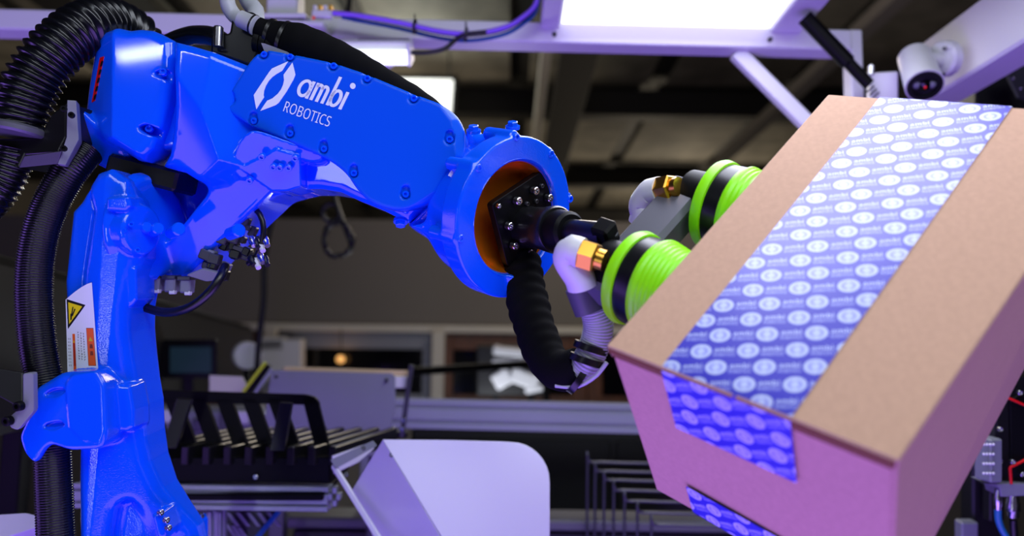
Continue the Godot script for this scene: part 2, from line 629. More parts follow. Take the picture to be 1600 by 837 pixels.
	func mesh(xf: Transform3D) -> Array:      # [mesh about its centre, centre in the world]
		var vid := PackedInt32Array()
		vid.resize(d.size())
		vid.fill(-1)
		var vs := PackedVector3Array()
		var ns := PackedVector3Array()
		var sj := nz
		var si := ny * nz
		for i in nx - 1:
			for j in ny - 1:
				var b := i * si + j * sj
				for k in nz - 1:
					var a0 := b + k
					var c0 := d[a0]; var c1 := d[a0 + 1]; var c2 := d[a0 + sj]; var c3 := d[a0 + sj + 1]
					var c4 := d[a0 + si]; var c5 := d[a0 + si + 1]; var c6 := d[a0 + si + sj]; var c7 := d[a0 + si + sj + 1]
					var s := int(c0 < 0) + int(c1 < 0) + int(c2 < 0) + int(c3 < 0) + int(c4 < 0) + int(c5 < 0) + int(c6 < 0) + int(c7 < 0)
					if s == 0 or s == 8: continue
					var sum := Vector3.ZERO
					var cnt := 0
					if (c0 < 0) != (c1 < 0): sum += Vector3(0, 0, c0 / (c0 - c1)); cnt += 1
					if (c2 < 0) != (c3 < 0): sum += Vector3(0, 1, c2 / (c2 - c3)); cnt += 1
					if (c4 < 0) != (c5 < 0): sum += Vector3(1, 0, c4 / (c4 - c5)); cnt += 1
					if (c6 < 0) != (c7 < 0): sum += Vector3(1, 1, c6 / (c6 - c7)); cnt += 1
					if (c0 < 0) != (c2 < 0): sum += Vector3(0, c0 / (c0 - c2), 0); cnt += 1
					if (c1 < 0) != (c3 < 0): sum += Vector3(0, c1 / (c1 - c3), 1); cnt += 1
					if (c4 < 0) != (c6 < 0): sum += Vector3(1, c4 / (c4 - c6), 0); cnt += 1
					if (c5 < 0) != (c7 < 0): sum += Vector3(1, c5 / (c5 - c7), 1); cnt += 1
					if (c0 < 0) != (c4 < 0): sum += Vector3(c0 / (c0 - c4), 0, 0); cnt += 1
					if (c1 < 0) != (c5 < 0): sum += Vector3(c1 / (c1 - c5), 0, 1); cnt += 1
					if (c2 < 0) != (c6 < 0): sum += Vector3(c2 / (c2 - c6), 1, 0); cnt += 1
					if (c3 < 0) != (c7 < 0): sum += Vector3(c3 / (c3 - c7), 1, 1); cnt += 1
					vid[a0] = vs.size()
					var t := sum / cnt
					vs.append(lo + (Vector3(i, j, k) + t) * h)
					var ux := 1.0 - t.x; var uy := 1.0 - t.y; var uz := 1.0 - t.z
					ns.append(Vector3(
						((c4 - c0) * uy + (c6 - c2) * t.y) * uz + ((c5 - c1) * uy + (c7 - c3) * t.y) * t.z,
						((c2 - c0) * ux + (c6 - c4) * t.x) * uz + ((c3 - c1) * ux + (c7 - c5) * t.x) * t.z,
						((c1 - c0) * ux + (c5 - c4) * t.x) * uy + ((c3 - c2) * ux + (c7 - c6) * t.x) * t.y).normalized())
		# smooth the normals a little along the skin: average with neighbours through the quads
		var ix := PackedInt32Array()
		for i in range(1, nx - 1):
			for j in range(1, ny - 1):
				var b := i * si + j * sj
				for k in range(1, nz - 1):
					var a0 := b + k
					var c0 := d[a0] < 0
					if c0 != (d[a0 + 1] < 0): _quad(ix, vs, ns, vid[a0 - si - sj], vid[a0 - sj], vid[a0], vid[a0 - si])
					if c0 != (d[a0 + sj] < 0): _quad(ix, vs, ns, vid[a0 - si - 1], vid[a0 - 1], vid[a0], vid[a0 - si])
					if c0 != (d[a0 + si] < 0): _quad(ix, vs, ns, vid[a0 - sj - 1], vid[a0 - 1], vid[a0], vid[a0 - sj])
		for pass_ in 1:
			var acc := ns.duplicate()
			for i in range(0, ix.size(), 3):
				var a := ix[i]; var b := ix[i + 1]; var c := ix[i + 2]
				var s := (ns[a] + ns[b] + ns[c]) * 0.08
				acc[a] += s; acc[b] += s; acc[c] += s
			for i in acc.size(): acc[i] = acc[i].normalized()
			ns = acc
		var bl := xf * vs[0]
		var bh := bl
		for i in vs.size():
			vs[i] = xf * vs[i]
			ns[i] = xf.basis * ns[i]
			bl = bl.min(vs[i]); bh = bh.max(vs[i])
		var centre := (bl + bh) * 0.5
		for i in vs.size(): vs[i] -= centre
		var arr := []
		arr.resize(Mesh.ARRAY_MAX)
		arr[Mesh.ARRAY_VERTEX] = vs
		arr[Mesh.ARRAY_NORMAL] = ns
		arr[Mesh.ARRAY_INDEX] = ix
		var me := ArrayMesh.new()
		me.add_surface_from_arrays(Mesh.PRIMITIVE_TRIANGLES, arr)
		return [me, centre]

	func _quad(ix: PackedInt32Array, vs: PackedVector3Array, ns: PackedVector3Array, a: int, b: int, c: int, e: int) -> void:
		if a < 0 or b < 0 or c < 0 or e < 0: return
		var n := (vs[b] - vs[a]).cross(vs[c] - vs[a]) + (vs[c] - vs[a]).cross(vs[e] - vs[a])
		if n.dot(ns[a] + ns[c]) > 0: ix.append_array([a, c, b, a, e, c])
		else: ix.append_array([a, b, c, a, c, e])

func cast(called: String, f: Field, mat: Material, parent: Node3D) -> MeshInstance3D:
	var r := f.mesh(cam_t)
	return put(called, r[0], mat, parent, r[1])

# ---------------------------------------------------------------- helpers: lettering
func glyphs(text: String, font_name: String, weight := 400) -> PackedVector2Array:   # triangles of a line of text, one unit high per em, from x = 0 on the baseline
	var t := TextMesh.new()
	var f := SystemFont.new()
	f.font_names = PackedStringArray([font_name])
	f.font_weight = weight
	t.font = f
	t.text = text
	t.font_size = 64
	t.pixel_size = 1.0 / 64.0
	t.depth = 0.0
	t.curve_step = 2.0
	t.horizontal_alignment = HORIZONTAL_ALIGNMENT_LEFT
	t.vertical_alignment = VERTICAL_ALIGNMENT_BOTTOM
	var out := PackedVector2Array()
	if t.get_surface_count() == 0: return out
	var a := t.surface_get_arrays(0)
	var v: PackedVector3Array = a[Mesh.ARRAY_VERTEX]
	var ix = a[Mesh.ARRAY_INDEX]
	var low := Vector2(1e9, 1e9)
	for p in v: low = low.min(Vector2(p.x, p.y))
	if ix == null: ix = range(v.size())
	for i in ix: out.append(Vector2(v[i].x - low.x, v[i].y - low.y))
	return out

func stamp(img: Image, tris: PackedVector2Array, xf: Transform2D, col: Color) -> void:     # print triangles into a picture
	var w := img.get_width()
	var hh := img.get_height()
	for i in range(0, tris.size(), 3):
		var a := xf * tris[i]
		var b := xf * tris[i + 1]
		var c := xf * tris[i + 2]
		var area := (b - a).cross(c - a)
		if absf(area) < 1e-6: continue
		var l := a.min(b).min(c)
		var u := a.max(b).max(c)
		for y in range(maxi(0, int(floor(l.y))), mini(hh, int(ceil(u.y)) + 1)):
			for x in range(maxi(0, int(floor(l.x))), mini(w, int(ceil(u.x)) + 1)):
				var p := Vector2(x + 0.5, y + 0.5)
				var e0 := (b - a).cross(p - a) / area
				var e1 := (c - b).cross(p - b) / area
				var e2 := (a - c).cross(p - c) / area
				if e0 >= -0.001 and e1 >= -0.001 and e2 >= -0.001: img.set_pixel(x, y, col)

func fan(poly: PackedVector2Array) -> PackedVector2Array:
	var out := PackedVector2Array()
	for i in Geometry2D.triangulate_polygon(poly): out.append(poly[i])
	return out

# ---------------------------------------------------------------- helpers: fasteners
var screw_mesh: ArrayMesh
var hexhead_mesh: ArrayMesh
func make_screws() -> void:
	var mb := MB.new()      # socket cap screw, one unit in radius, its head one unit high above the seat
	mb.lathe([Vector2(-0.4, 0.0), Vector2(-0.4, 1.0), Vector2(0.85, 1.0), Vector2(1.0, 0.86), Vector2(1.0, 0.5), Vector2(0.45, 0.46), Vector2(0.45, 0.0)], Vector3.ZERO, Vector3.UP, 14)
	screw_mesh = mb.mesh()
	var hb := MB.new()      # hexagon head with a washer
	hb.lathe([Vector2(-0.4, 0.0), Vector2(-0.4, 1.35), Vector2(0.2, 1.35), Vector2(0.2, 0.0)], Vector3.ZERO, Vector3.UP, 14)
	hb.lathe([Vector2(0.2, 1.0), Vector2(0.9, 1.0), Vector2(1.0, 0.86), Vector2(1.0, 0.0)], Vector3.ZERO, Vector3.UP, 6)
	hexhead_mesh = hb.mesh()

func screw(p: Vector3, n: Vector3, r: float, mat: Material, parent: Node3D, called := "screw", hex := false) -> MeshInstance3D:   # p, n in the camera's axes
	var b := axis_basis(cam_t.basis * n).scaled(Vector3.ONE)
	var me := hexhead_mesh if hex else screw_mesh
	var off := 0.3 if not hex else 0.3
	return put(called, me, mat, parent, W(p) + (cam_t.basis * n).normalized() * off * r, Basis(b.x * r, b.y * r, b.z * r))

# ---------------------------------------------------------------- the hall behind: roof, walls, glazed office front
func wbox(called: String, lo: Vector3, hi: Vector3, m: Material, parent: Node3D = self, ch := 0.004) -> MeshInstance3D:
	var mb := MB.new()
	mb.box((lo + hi) * 0.5, hi - lo, Basis(), ch)
	return obj(called, mb, m, parent)

func hall() -> void:
	var f := wbox("floor", Vector3(-9, -0.2, -24), Vector3(9, 0, 3), M["floor"])
	f.set_meta("kind", "structure")
	for w in [["wall_left", Vector3(-9.2, 0, -24), Vector3(-9, 5, 3)], ["wall_right", Vector3(9, 0, -24), Vector3(9.2, 5, 3)], ["wall_far", Vector3(-9, 0, -24.2), Vector3(9, 5, -24)], ["wall_front", Vector3(-9, 0, 3), Vector3(9, 5, 3.2)]]:
		wbox(w[0], w[1], w[2], M["hall wall"]).set_meta("kind", "structure")
	# roof: sheets between girders, purlins across
	var roof := thing("ceiling", "", "", Vector3(0, 4.7, -12))
	roof.set_meta("kind", "structure")
	var top := MB.new()
	top.box(Vector3(0, 4.95, -10.5), Vector3(18.4, 0.1, 27.4), Basis(), 0.01)
	obj("roof_deck", top, M["roof beam"], roof)
	var rng := RandomNumberGenerator.new()
	rng.seed = 5
	for i in 5:                       # flat sheets with open joints
		for k in 10:
			var z0 := -23.6 + i * 4.4
			var x0 := -8.6 + k * 1.75
			var mb := MB.new()
			mb.box(Vector3(x0 + 0.8, 4.86 - rng.randf() * 0.04, z0 + 2.1), Vector3(1.52, 0.05, 4.0), Basis(), 0.015)
			obj("roof_panel", mb, M["roof sheet"], roof)
	for i in 5:
		var z := -23.7 + i * 4.4
		var mb := MB.new()
		mb.box(Vector3(0, 4.62, z), Vector3(18, 0.36, 0.14), Basis(), 0.01)
		mb.box(Vector3(0, 4.45, z), Vector3(18, 0.03, 0.3), Basis(), 0.005)
		var o := obj("roof_purlin", mb, M["roof beam"])
		tag(o, "%s dark steel purlin crossing under the hall roof, counted from the far wall" % ["first", "second", "third", "fourth", "fifth"][i], "beam", "purlins under the hall roof")
	# girders that run away from the camera
	for g in [[0.55, 0.34, "dark steel girder running back under the hall roof, above the blue wrist"], [-3.4, 0.34, "dark steel girder running back under the hall roof, above the blue elbow"], [4.4, 0.34, "dark steel girder running back under the hall roof, above the cardboard box"]]:
		var t := thing("roof_girder", g[2], "beam", Vector3(g[0], 4.3, -13))
		var mb := MB.new()
		mb.box(Vector3(g[0], 4.22, -13.5), Vector3(0.16, 0.6, 20), Basis(), 0.01)
		obj("web", mb, M["roof beam"], t)
		mb = MB.new()
		mb.box(Vector3(g[0], 3.91, -13.5), Vector3(g[1], 0.04, 20), Basis(), 0.008)
		obj("flange", mb, M["roof beam"], t)
	var pr := MB.new()
	pr.box(Vector3(0.27, 3.95, -12.0), Vector3(0.09, 0.12, 16), Basis(), 0.01)
	tag(obj("cable_trunking", pr, M["pale rail"]), "pale narrow trunking running back along the girder above the blue wrist", "trunking")
	pr = MB.new()
	pr.box(Vector3(2.6, 3.8, -12.0), Vector3(0.14, 0.1, 16), Basis(), 0.01)
	tag(obj("sprinkler_pipe", pr, M["hall wall"]), "brown pipe running back beneath the roof behind the green suction cups", "pipe")
	# skylight
	var a := U(655, 112, 9.0)
	var sk := thing("skylight_panel", "bright white roof light panel glowing above the blue forearm", "skylight", Vector3(-1.0, 3.95, -9.2))
	var mb2 := MB.new()
	mb2.box(Vector3(a.x - 0.15, a.y - 0.24, -8.9), Vector3(1.0, 0.56, 0.06), Basis(Vector3.RIGHT, -0.5), 0.01)
	obj("diffuser", mb2, M["skylight glow"], sk)
	mb2 = MB.new()
	mb2.box(Vector3(a.x - 0.15, a.y - 0.20, -8.98), Vector3(1.1, 0.66, 0.06), Basis(Vector3.RIGHT, -0.5), 0.01)
	obj("frame", mb2, M["roof beam"], sk)
	for q in [-0.45, 0.45]:
		mb2 = MB.new()
		mb2.box(Vector3(a.x - 0.15 + q, (a.y + 4.84) / 2, -9.05), Vector3(0.02, 4.84 - a.y + 0.3, 0.02), Basis(), 0.002)
		obj("hanger", mb2, M["roof beam"], sk)
	omni("skylight_light", Vector3(a.x - 0.15, a.y - 0.35, -8.6), Color(0.98, 1.0, 0.96), 0.8, 0.3)

	# the office front across the hall: a header wall over a row of glazed wooden frames
	var zz := -6.0
	var top_y := 2.33
	var low_y := 1.52
	wbox("wall_back", Vector3(-6.5, low_y, zz - 2.0), Vector3(6.5, top_y, zz), M["hall wall"], self, 0.01).set_meta("kind", "structure")
	wbox("wall_back_low", Vector3(-6.5, 0, zz - 0.2), Vector3(6.5, 0.95, zz), M["hall wall"], self, 0.01).set_meta("kind", "structure")
	wbox("wall_office", Vector3(-6.5, 0, zz - 2.2), Vector3(6.5, low_y, zz - 2.0), M["dark panel"], self, 0.01).set_meta("kind", "structure")
	wbox("trim_header", Vector3(-6.5, low_y - 0.02, zz + 0.002), Vector3(6.5, low_y + 0.035, zz + 0.05), M["pale rail"], self, 0.006).set_meta("kind", "structure")
	# glazed bays
	var edges := [-3.9, -2.55, -1.72, -0.53, 0.55, 1.7, 2.9, 4.1]
	for i in edges.size() - 1:
		var x0: float = edges[i]
		var x1: float = edges[i + 1]
		var t := thing("window_%d" % (i + 1), "", "", Vector3(x0, 0.95, zz))
		t.set_meta("kind", "structure")
		var wood: Material = M["wood"] if i != 2 else M["grey plastic"]
		for q in [x0 + 0.05, x1 - 0.05]:
			wbox("stile", Vector3(q - 0.06, 0.95, zz - 0.08), Vector3(q + 0.06, low_y - 0.02, zz + 0.01), wood, t)
		wbox("rail", Vector3(x0 + 0.11, low_y - 0.14, zz - 0.08), Vector3(x1 - 0.11, low_y - 0.02, zz + 0.01), wood, t)
		wbox("rail", Vector3(x0 + 0.11, 0.95, zz - 0.08), Vector3(x1 - 0.11, 1.06, zz + 0.01), wood, t)
		wbox("pane", Vector3(x0 + 0.11, 1.06, zz - 0.05), Vector3(x1 - 0.11, low_y - 0.14, zz - 0.04), M["dark glass"], t, 0.001)
	# pale posts between bays
	for q in [[-1.72, "pale grey mullion post between the glazed office bays, behind the grey guard plate"], [-0.52, "pale grey mullion post between the office bays, behind the black fabric hose"]]:
		var px := MB.new()
		px.box(Vector3(q[0], 1.23, zz + 0.08), Vector3(0.09, 0.56, 0.06), Basis(), 0.005)
		tag(obj("mullion_post", px, M["pale rail"]), q[1], "post")
	# a warm lamp behind the glazing
	var lampm := MB.new()
	lampm.xf = cam_t
	var lp := V(532, 561, 5.9)
	lampm.lathe([Vector2(-0.03, 0), Vector2(-0.02, 0.025), Vector2(0, 0.032), Vector2(0.02, 0.025), Vector2(0.03, 0)], lp, Vector3.UP, 12)
	var lm := mat("lamp warm", Color(1, 0.8, 0.5), 0.5)
	lm.emission_enabled = true
	lm.emission = Color(1.0, 0.72, 0.4)
	lm.emission_energy_multiplier = 0.9
	var lb := thing("pendant_lamp", "small round warm lamp glowing in the dark office glazing", "lamp", W(lp))
	obj("bulb", lampm, lm, lb)
	lampm = MB.new()
	lampm.box(W(lp) + Vector3(0, 0.12, 0), Vector3(0.006, 0.2, 0.006), Basis(), 0.001)
	obj("cord", lampm, M["black metal"], lb)
	omni("lamp_bulb_light", W(lp), Color(1, 0.75, 0.45), 0.01, 0.03)

func back_of_cell() -> void:
	# black side screen that runs away on the far side of the arm, its top edge falling towards the distance
	var t := thing("side_screen", "long black side screen running back behind the blue lower arm", "screen", U(150, 700, 3.5))
	var a := U(-60, 405, 1.75); var b := U(386, 516, 5.3)
	var mb := MB.new()
	var n := Vector3(b.z - a.z, 0, a.x - b.x).normalized()
	if n.z < 0: n = -n
	var ha := U(0, 688, 1.75).y
	mb.prism(PackedVector3Array([Vector3(a.x, ha, a.z), Vector3(b.x, ha, b.z), b, a]), n, 0.04)
	obj("sheet", mb, M["dark panel"], t)
	mb = MB.new()
	mb.beam(a + Vector3(0, 0.012, 0), b + Vector3(0, 0.012, 0), 0.05, 0.03, Vector3.UP, 0.004)
	obj("top_rail", mb, M["black metal"], t)
	for k in 3:
		var sp := a.lerp(b, 0.08 + k * 0.42) - n * 0.02
		mb = MB.new()
		mb.box(Vector3(sp.x, (ha + 0.1) * 0.5, sp.z), Vector3(0.05, ha + 0.1, 0.05), Basis(), 0.004)
		obj("post", mb, M["black metal"], t)
	# equipment standing before the screen
	t = thing("monitor", "dark monitor with a dim teal picture behind the black rack", "monitor", U(295, 600, 3.2))
	mb = MB.new(); mb.xf = cam_t
	mb.box(V(296, 560, 3.2), Vector3(0.22, 0.15, 0.03))
	obj("case", mb, M["black plastic"], t)
	mb = MB.new(); mb.xf = cam_t
	mb.box(V(298, 562, 3.18), Vector3(0.16, 0.10, 0.004))
	obj("screen", mb, M["screen glow"], t)
	mb = MB.new(); mb.xf = cam_t
	mb.box(V(296, 625, 3.22), Vector3(0.04, 0.26, 0.03))
	obj("stand", mb, M["black plastic"], t)
	mb = MB.new(); mb.xf = cam_t
	mb.lathe([Vector2(-0.02, 0.0), Vector2(-0.02, 0.05), Vector2(0.015, 0.05), Vector2(0.02, 0.045), Vector2(0.02, 0)], V(386, 555, 3.0), Vector3(0.5, 0, 0.85), 24)
	t = thing("round_sensor", "small pale disc shaped sensor on a thin stand beside the yellow edged bracket", "sensor", U(386, 570, 3.0))
	obj("disc", mb, M["white plastic"], t)
	var rs := U(386, 562, 3.03)
	mb = MB.new()
	mb.box(Vector3(rs.x, rs.y * 0.5, rs.z), Vector3(0.02, rs.y, 0.02), Basis(), 0.003)
	obj("stand", mb, M["black metal"], t)
	# bright shapes seen through the glazing: white goods on a shelf, a white machine
	t = thing("storage_shelf", "blurred shelf with pale blue and white goods behind the grey plate", "shelf", U(440, 580, 5.6))
	for q in [[440, 560, 66, 60], [425, 536, 40, 18]]:
		mb = MB.new(); mb.xf = cam_t
		mb.box(V(q[0], q[1], 5.8), Vector3(q[2] * 5.8 / F, q[3] * 5.8 / F, 0.12))
		obj("white_carton", mb, M["white plastic"], t)
	mb = MB.new(); mb.xf = cam_t
	mb.box(V(440, 596, 5.75), Vector3(0.44, 0.05, 0.3))
	obj("shelf_board", mb, M["grey plastic"], t)
	t = thing("white_cart_machine", "blurred white and teal machine standing beyond the profile, behind the fabric hose", "machine", U(800, 620, 4.6))
	for q in [[795, 548, 50, 14, -0.1], [800, 565, 62, 12, 0.0], [785, 590, 30, 26, 0.5], [820, 590, 46, 24, -0.35], [835, 606, 30, 10, 0.2]]:
		mb = MB.new(); mb.xf = cam_t
		mb.box(V(q[0], q[1], 4.6), Vector3(q[2] * 4.6 / F, q[3] * 4.6 / F, 0.1), Basis(Vector3.BACK, q[4]), 0.01)
		obj("white_panel", mb, M["white plastic"], t)
	mb = MB.new(); mb.xf = cam_t
	mb.box(V(800, 578, 4.62), Vector3(0.4, 0.28, 0.1), Basis(), 0.01)
	obj("body", mb, M["dark panel"], t)
	for q in [[775, 640], [830, 640]]:
		mb = MB.new(); mb.xf = cam_t
		var lt := U(q[0], q[1] - 45, 4.62)
		mb.xf = Transform3D()
		mb.box(Vector3(lt.x, lt.y * 0.5, lt.z), Vector3(0.04, lt.y, 0.04), Basis(), 0.01)
		obj("leg", mb, M["black metal"], t)
	mb = MB.new(); mb.xf = cam_t
	mb.beam(V(645, 580, 3.0), V(860, 566, 3.6), 0.02, 0.03, Vector3.UP)
	t = thing("dark_rail", "thin dark rail crossing in front of the blurred white machine", "rail", U(860, 620, 3.6))
	obj("bar", mb, M["black metal"], t)
	var rp := U(854, 566, 3.62)
	mb = MB.new()
	mb.box(Vector3(rp.x, rp.y * 0.5, rp.z), Vector3(0.03, rp.y, 0.03), Basis(), 0.003)
	obj("post", mb, M["black metal"], t)
	# aluminium profile across the back of the cell
	t = thing("back_profile", "long silver slotted aluminium profile crossing behind the white tray", "profile", U(810, 670, 2.5))
	extrusion(t, U(560, 643, 2.5), U(1120, 656, 2.5), 0.088, 0.06, 2)
	for q in [[580, 644], [1100, 656]]:
		var top := U(q[0], q[1], 2.5)
		mb = MB.new()
		mb.box(Vector3(top.x, (top.y - 0.045) * 0.5, top.z), Vector3(0.05, top.y - 0.045, 0.05), Basis(), 0.003)
		obj("post", mb, M["aluminium"], t)
	# black cabinet under it
	t = thing("black_cabinet", "low black cabinet standing under the silver profile", "cabinet", U(820, 837, 2.9))
	mb = MB.new()
	var c0 := U(640, 670, 2.9); var c1 := U(1120, 764, 2.9)
	mb.box(Vector3((c0.x + c1.x) / 2, c0.y / 2, c0.z - 0.2), Vector3(c1.x - c0.x, c0.y, 0.3), Basis(), 0.01)
	obj("body", mb, M["dark panel"], t)
	for k in 3:
		mb = MB.new()
		mb.box(Vector3(lerpf(c0.x, c1.x, (k + 0.5) / 3.0), c0.y - 0.2, c0.z - 0.045), Vector3((c1.x - c0.x) / 3.0 - 0.02, 0.33, 0.012), Basis(), 0.004)
		obj("door", mb, M["dark panel"], t)
	# grey machine deck in front
	t = thing("machine_deck", "grey machine deck below the black cabinet, behind the white tray", "deck", U(900, 830, 2.4))
	mb = MB.new()
	var d0 := U(475, 772, 2.55); var d1 := U(1130, 770, 2.55)
	mb.box(Vector3((d0.x + d1.x) / 2, d0.y - 0.02, -2.36), Vector3(d1.x - d0.x, 0.03, 0.16), Basis(), 0.006)
	obj("top", mb, M["deck grey"], t)
	mb = MB.new()
	mb.box(Vector3((d0.x + d1.x) / 2, d0.y * 0.5 - 0.02, -2.36), Vector3(d1.x - d0.x - 0.1, d0.y - 0.04, 0.13), Basis(), 0.006)
	obj("base", mb, M["dark panel"], t)
	# row of nested wire frames on the deck
	var kinds := [[918, 722], [930, 736], [944, 750], [959, 766], [976, 783], [996, 801], [1018, 820]]
	for i in kinds.size():
		var d := 2.19 - i * 0.055
		var x := float(kinds[i][0]); var y := float(kinds[i][1])
		var foot := V(x, y + 8, d)
		var down := cam_t.basis.inverse() * Vector3.DOWN * (W(foot).y - 0.005)
		var path := curve([foot + down, foot + down * 0.5, foot, V(x + 5, y, d), V(x + 60, y + 1, d), V(x + 120, y + 2, d)], 0.012)
		mb = MB.new(); mb.xf = cam_t
		mb.tube(path, 0.0036, 8)
		tag(obj("wire_frame", mb, M["dark aluminium"]), "bent grey rod frame, %s from the black cabinet in the nested row" % ["first", "second", "third", "fourth", "fifth", "sixth", "seventh"][i], "frame", "nested rod frames below the box")
	# hanging cables behind the arm
	mb = MB.new(); mb.xf = cam_t
	mb.tube(curve([V(546, -70, 2.95), V(545, 20, 2.95), V(530, 130, 2.9), V(480, 230, 2.9), V(448, 290, 2.9), V(428, 330, 2.9), V(414, 400, 2.9), V(412, 470, 2.9), V(404, 540, 2.9), V(398, 640, 2.9)], 0.02), 0.011, 10)
	tag(obj("hanging_cable", mb, M["cable black"]), "dark cable hanging down behind the elbow of the blue arm", "cable")
	var coil := [V(538, 100, 2.93), V(530, 220, 2.85), V(522, 300, 2.8)]
	for k in 60:
		var an := TAU * k / 20.0
		coil.append(V(528 + cos(an) * (20 + (k % 7) * 0.6), 374 - sin(an) * (25 + (k % 5) * 0.8), 2.8 + 0.012 * sin(k * 1.7)))
	for k in 14:
		var an := TAU * k / 12.0
		coil.append(V(517 + cos(an) * 13, 332 - sin(an) * 14, 2.8))
	mb = MB.new(); mb.xf = cam_t
	mb.tube(curve(coil, 0.012), 0.0085, 8)
	tag(obj("cable_coil", mb, M["cable black"]), "coil of black cable hanging against the brown header wall under the forearm", "cable")

# a slotted aluminium profile from a to b: body boxes leave T slots open along its faces
func extrusion(parent: Node3D, a: Vector3, b: Vector3, hh: float, ww: float, slots: int, m: Material = null) -> void:
	if m == null: m = M["aluminium"]
	var z := (b - a).normalized()
	var x := Vector3.UP.cross(z).normalized()
	var y := z.cross(x)
	var bas := Basis(x, y, z)
	var c := (a + b) * 0.5
	var l := a.distance_to(b)
	var mb := MB.new()
	mb.box(c, Vector3(ww - 0.016, hh - 0.016, l - 0.0005), bas, 0.001)
	obj("core", mb, M["aluminium"], parent)
	var pitch := hh / slots
	mb = MB.new()
	for s in slots + 1:
		var w := pitch * 0.41 if s == 0 or s == slots else pitch * 0.78
		var yy := -hh / 2 + s * pitch
		if s == 0: yy += w / 2
		elif s == slots: yy -= w / 2
		for side in [-1, 1]:
			mb.box(c + x * side * (ww / 2 - 0.004) + y * yy, Vector3(0.008, w, l), bas, 0.0012)
	for side in [-1, 1]:
		for q in [-1, 1]:
			mb.box(c + y * side * (hh / 2 - 0.004) + x * q * ww * 0.32, Vector3(ww * 0.34, 0.008, l), bas, 0.0012)
	obj("profile_wall", mb, m, parent)

# ---------------------------------------------------------------- the white gantry above the cell
func vbeam(called: String, a: Vector3, b: Vector3, w: float, h: float, m: Material, parent: Node3D = self, up := Vector3.UP, ch := 0.003) -> MeshInstance3D:   # ends in the camera's axes
	var mb := MB.new()
	mb.beam(W(a), W(b), w, h, up, ch)
	return obj(called, mb, m, parent)

func vtube(called: String, pts: Array, r: float, m: Material, parent: Node3D = self, step := 0.01, segs := 12) -> MeshInstance3D:
	var mb := MB.new(cam_t)
	mb.tube(curve(pts, step), r, segs)
	return obj(called, mb, m, parent)

func vlathe(called: String, prof: Array, c: Vector3, axis: Vector3, m: Material, parent: Node3D = self, segs := 28) -> MeshInstance3D:
	var mb := MB.new(cam_t)
	mb.lathe(prof, c, axis, segs)
	return obj(called, mb, m, parent)

func vbox(called: String, c: Vector3, s: Vector3, m: Material, parent: Node3D = self, b := Basis(), ch := 0.0015) -> MeshInstance3D:
	var mb := MB.new(cam_t)
	mb.box(c, s, b, ch)
	return obj(called, mb, m, parent)

func vplate(called: String, px: PackedVector2Array, p: Vector3, n: Vector3, thick: float, m: Material, parent: Node3D = self, bevel := 0.001, steps := 3) -> MeshInstance3D:
	var mb := MB.new(cam_t)
	mb.prism(px_poly(px, p, n), n, thick, bevel, steps)
	return obj(called, mb, m, parent)

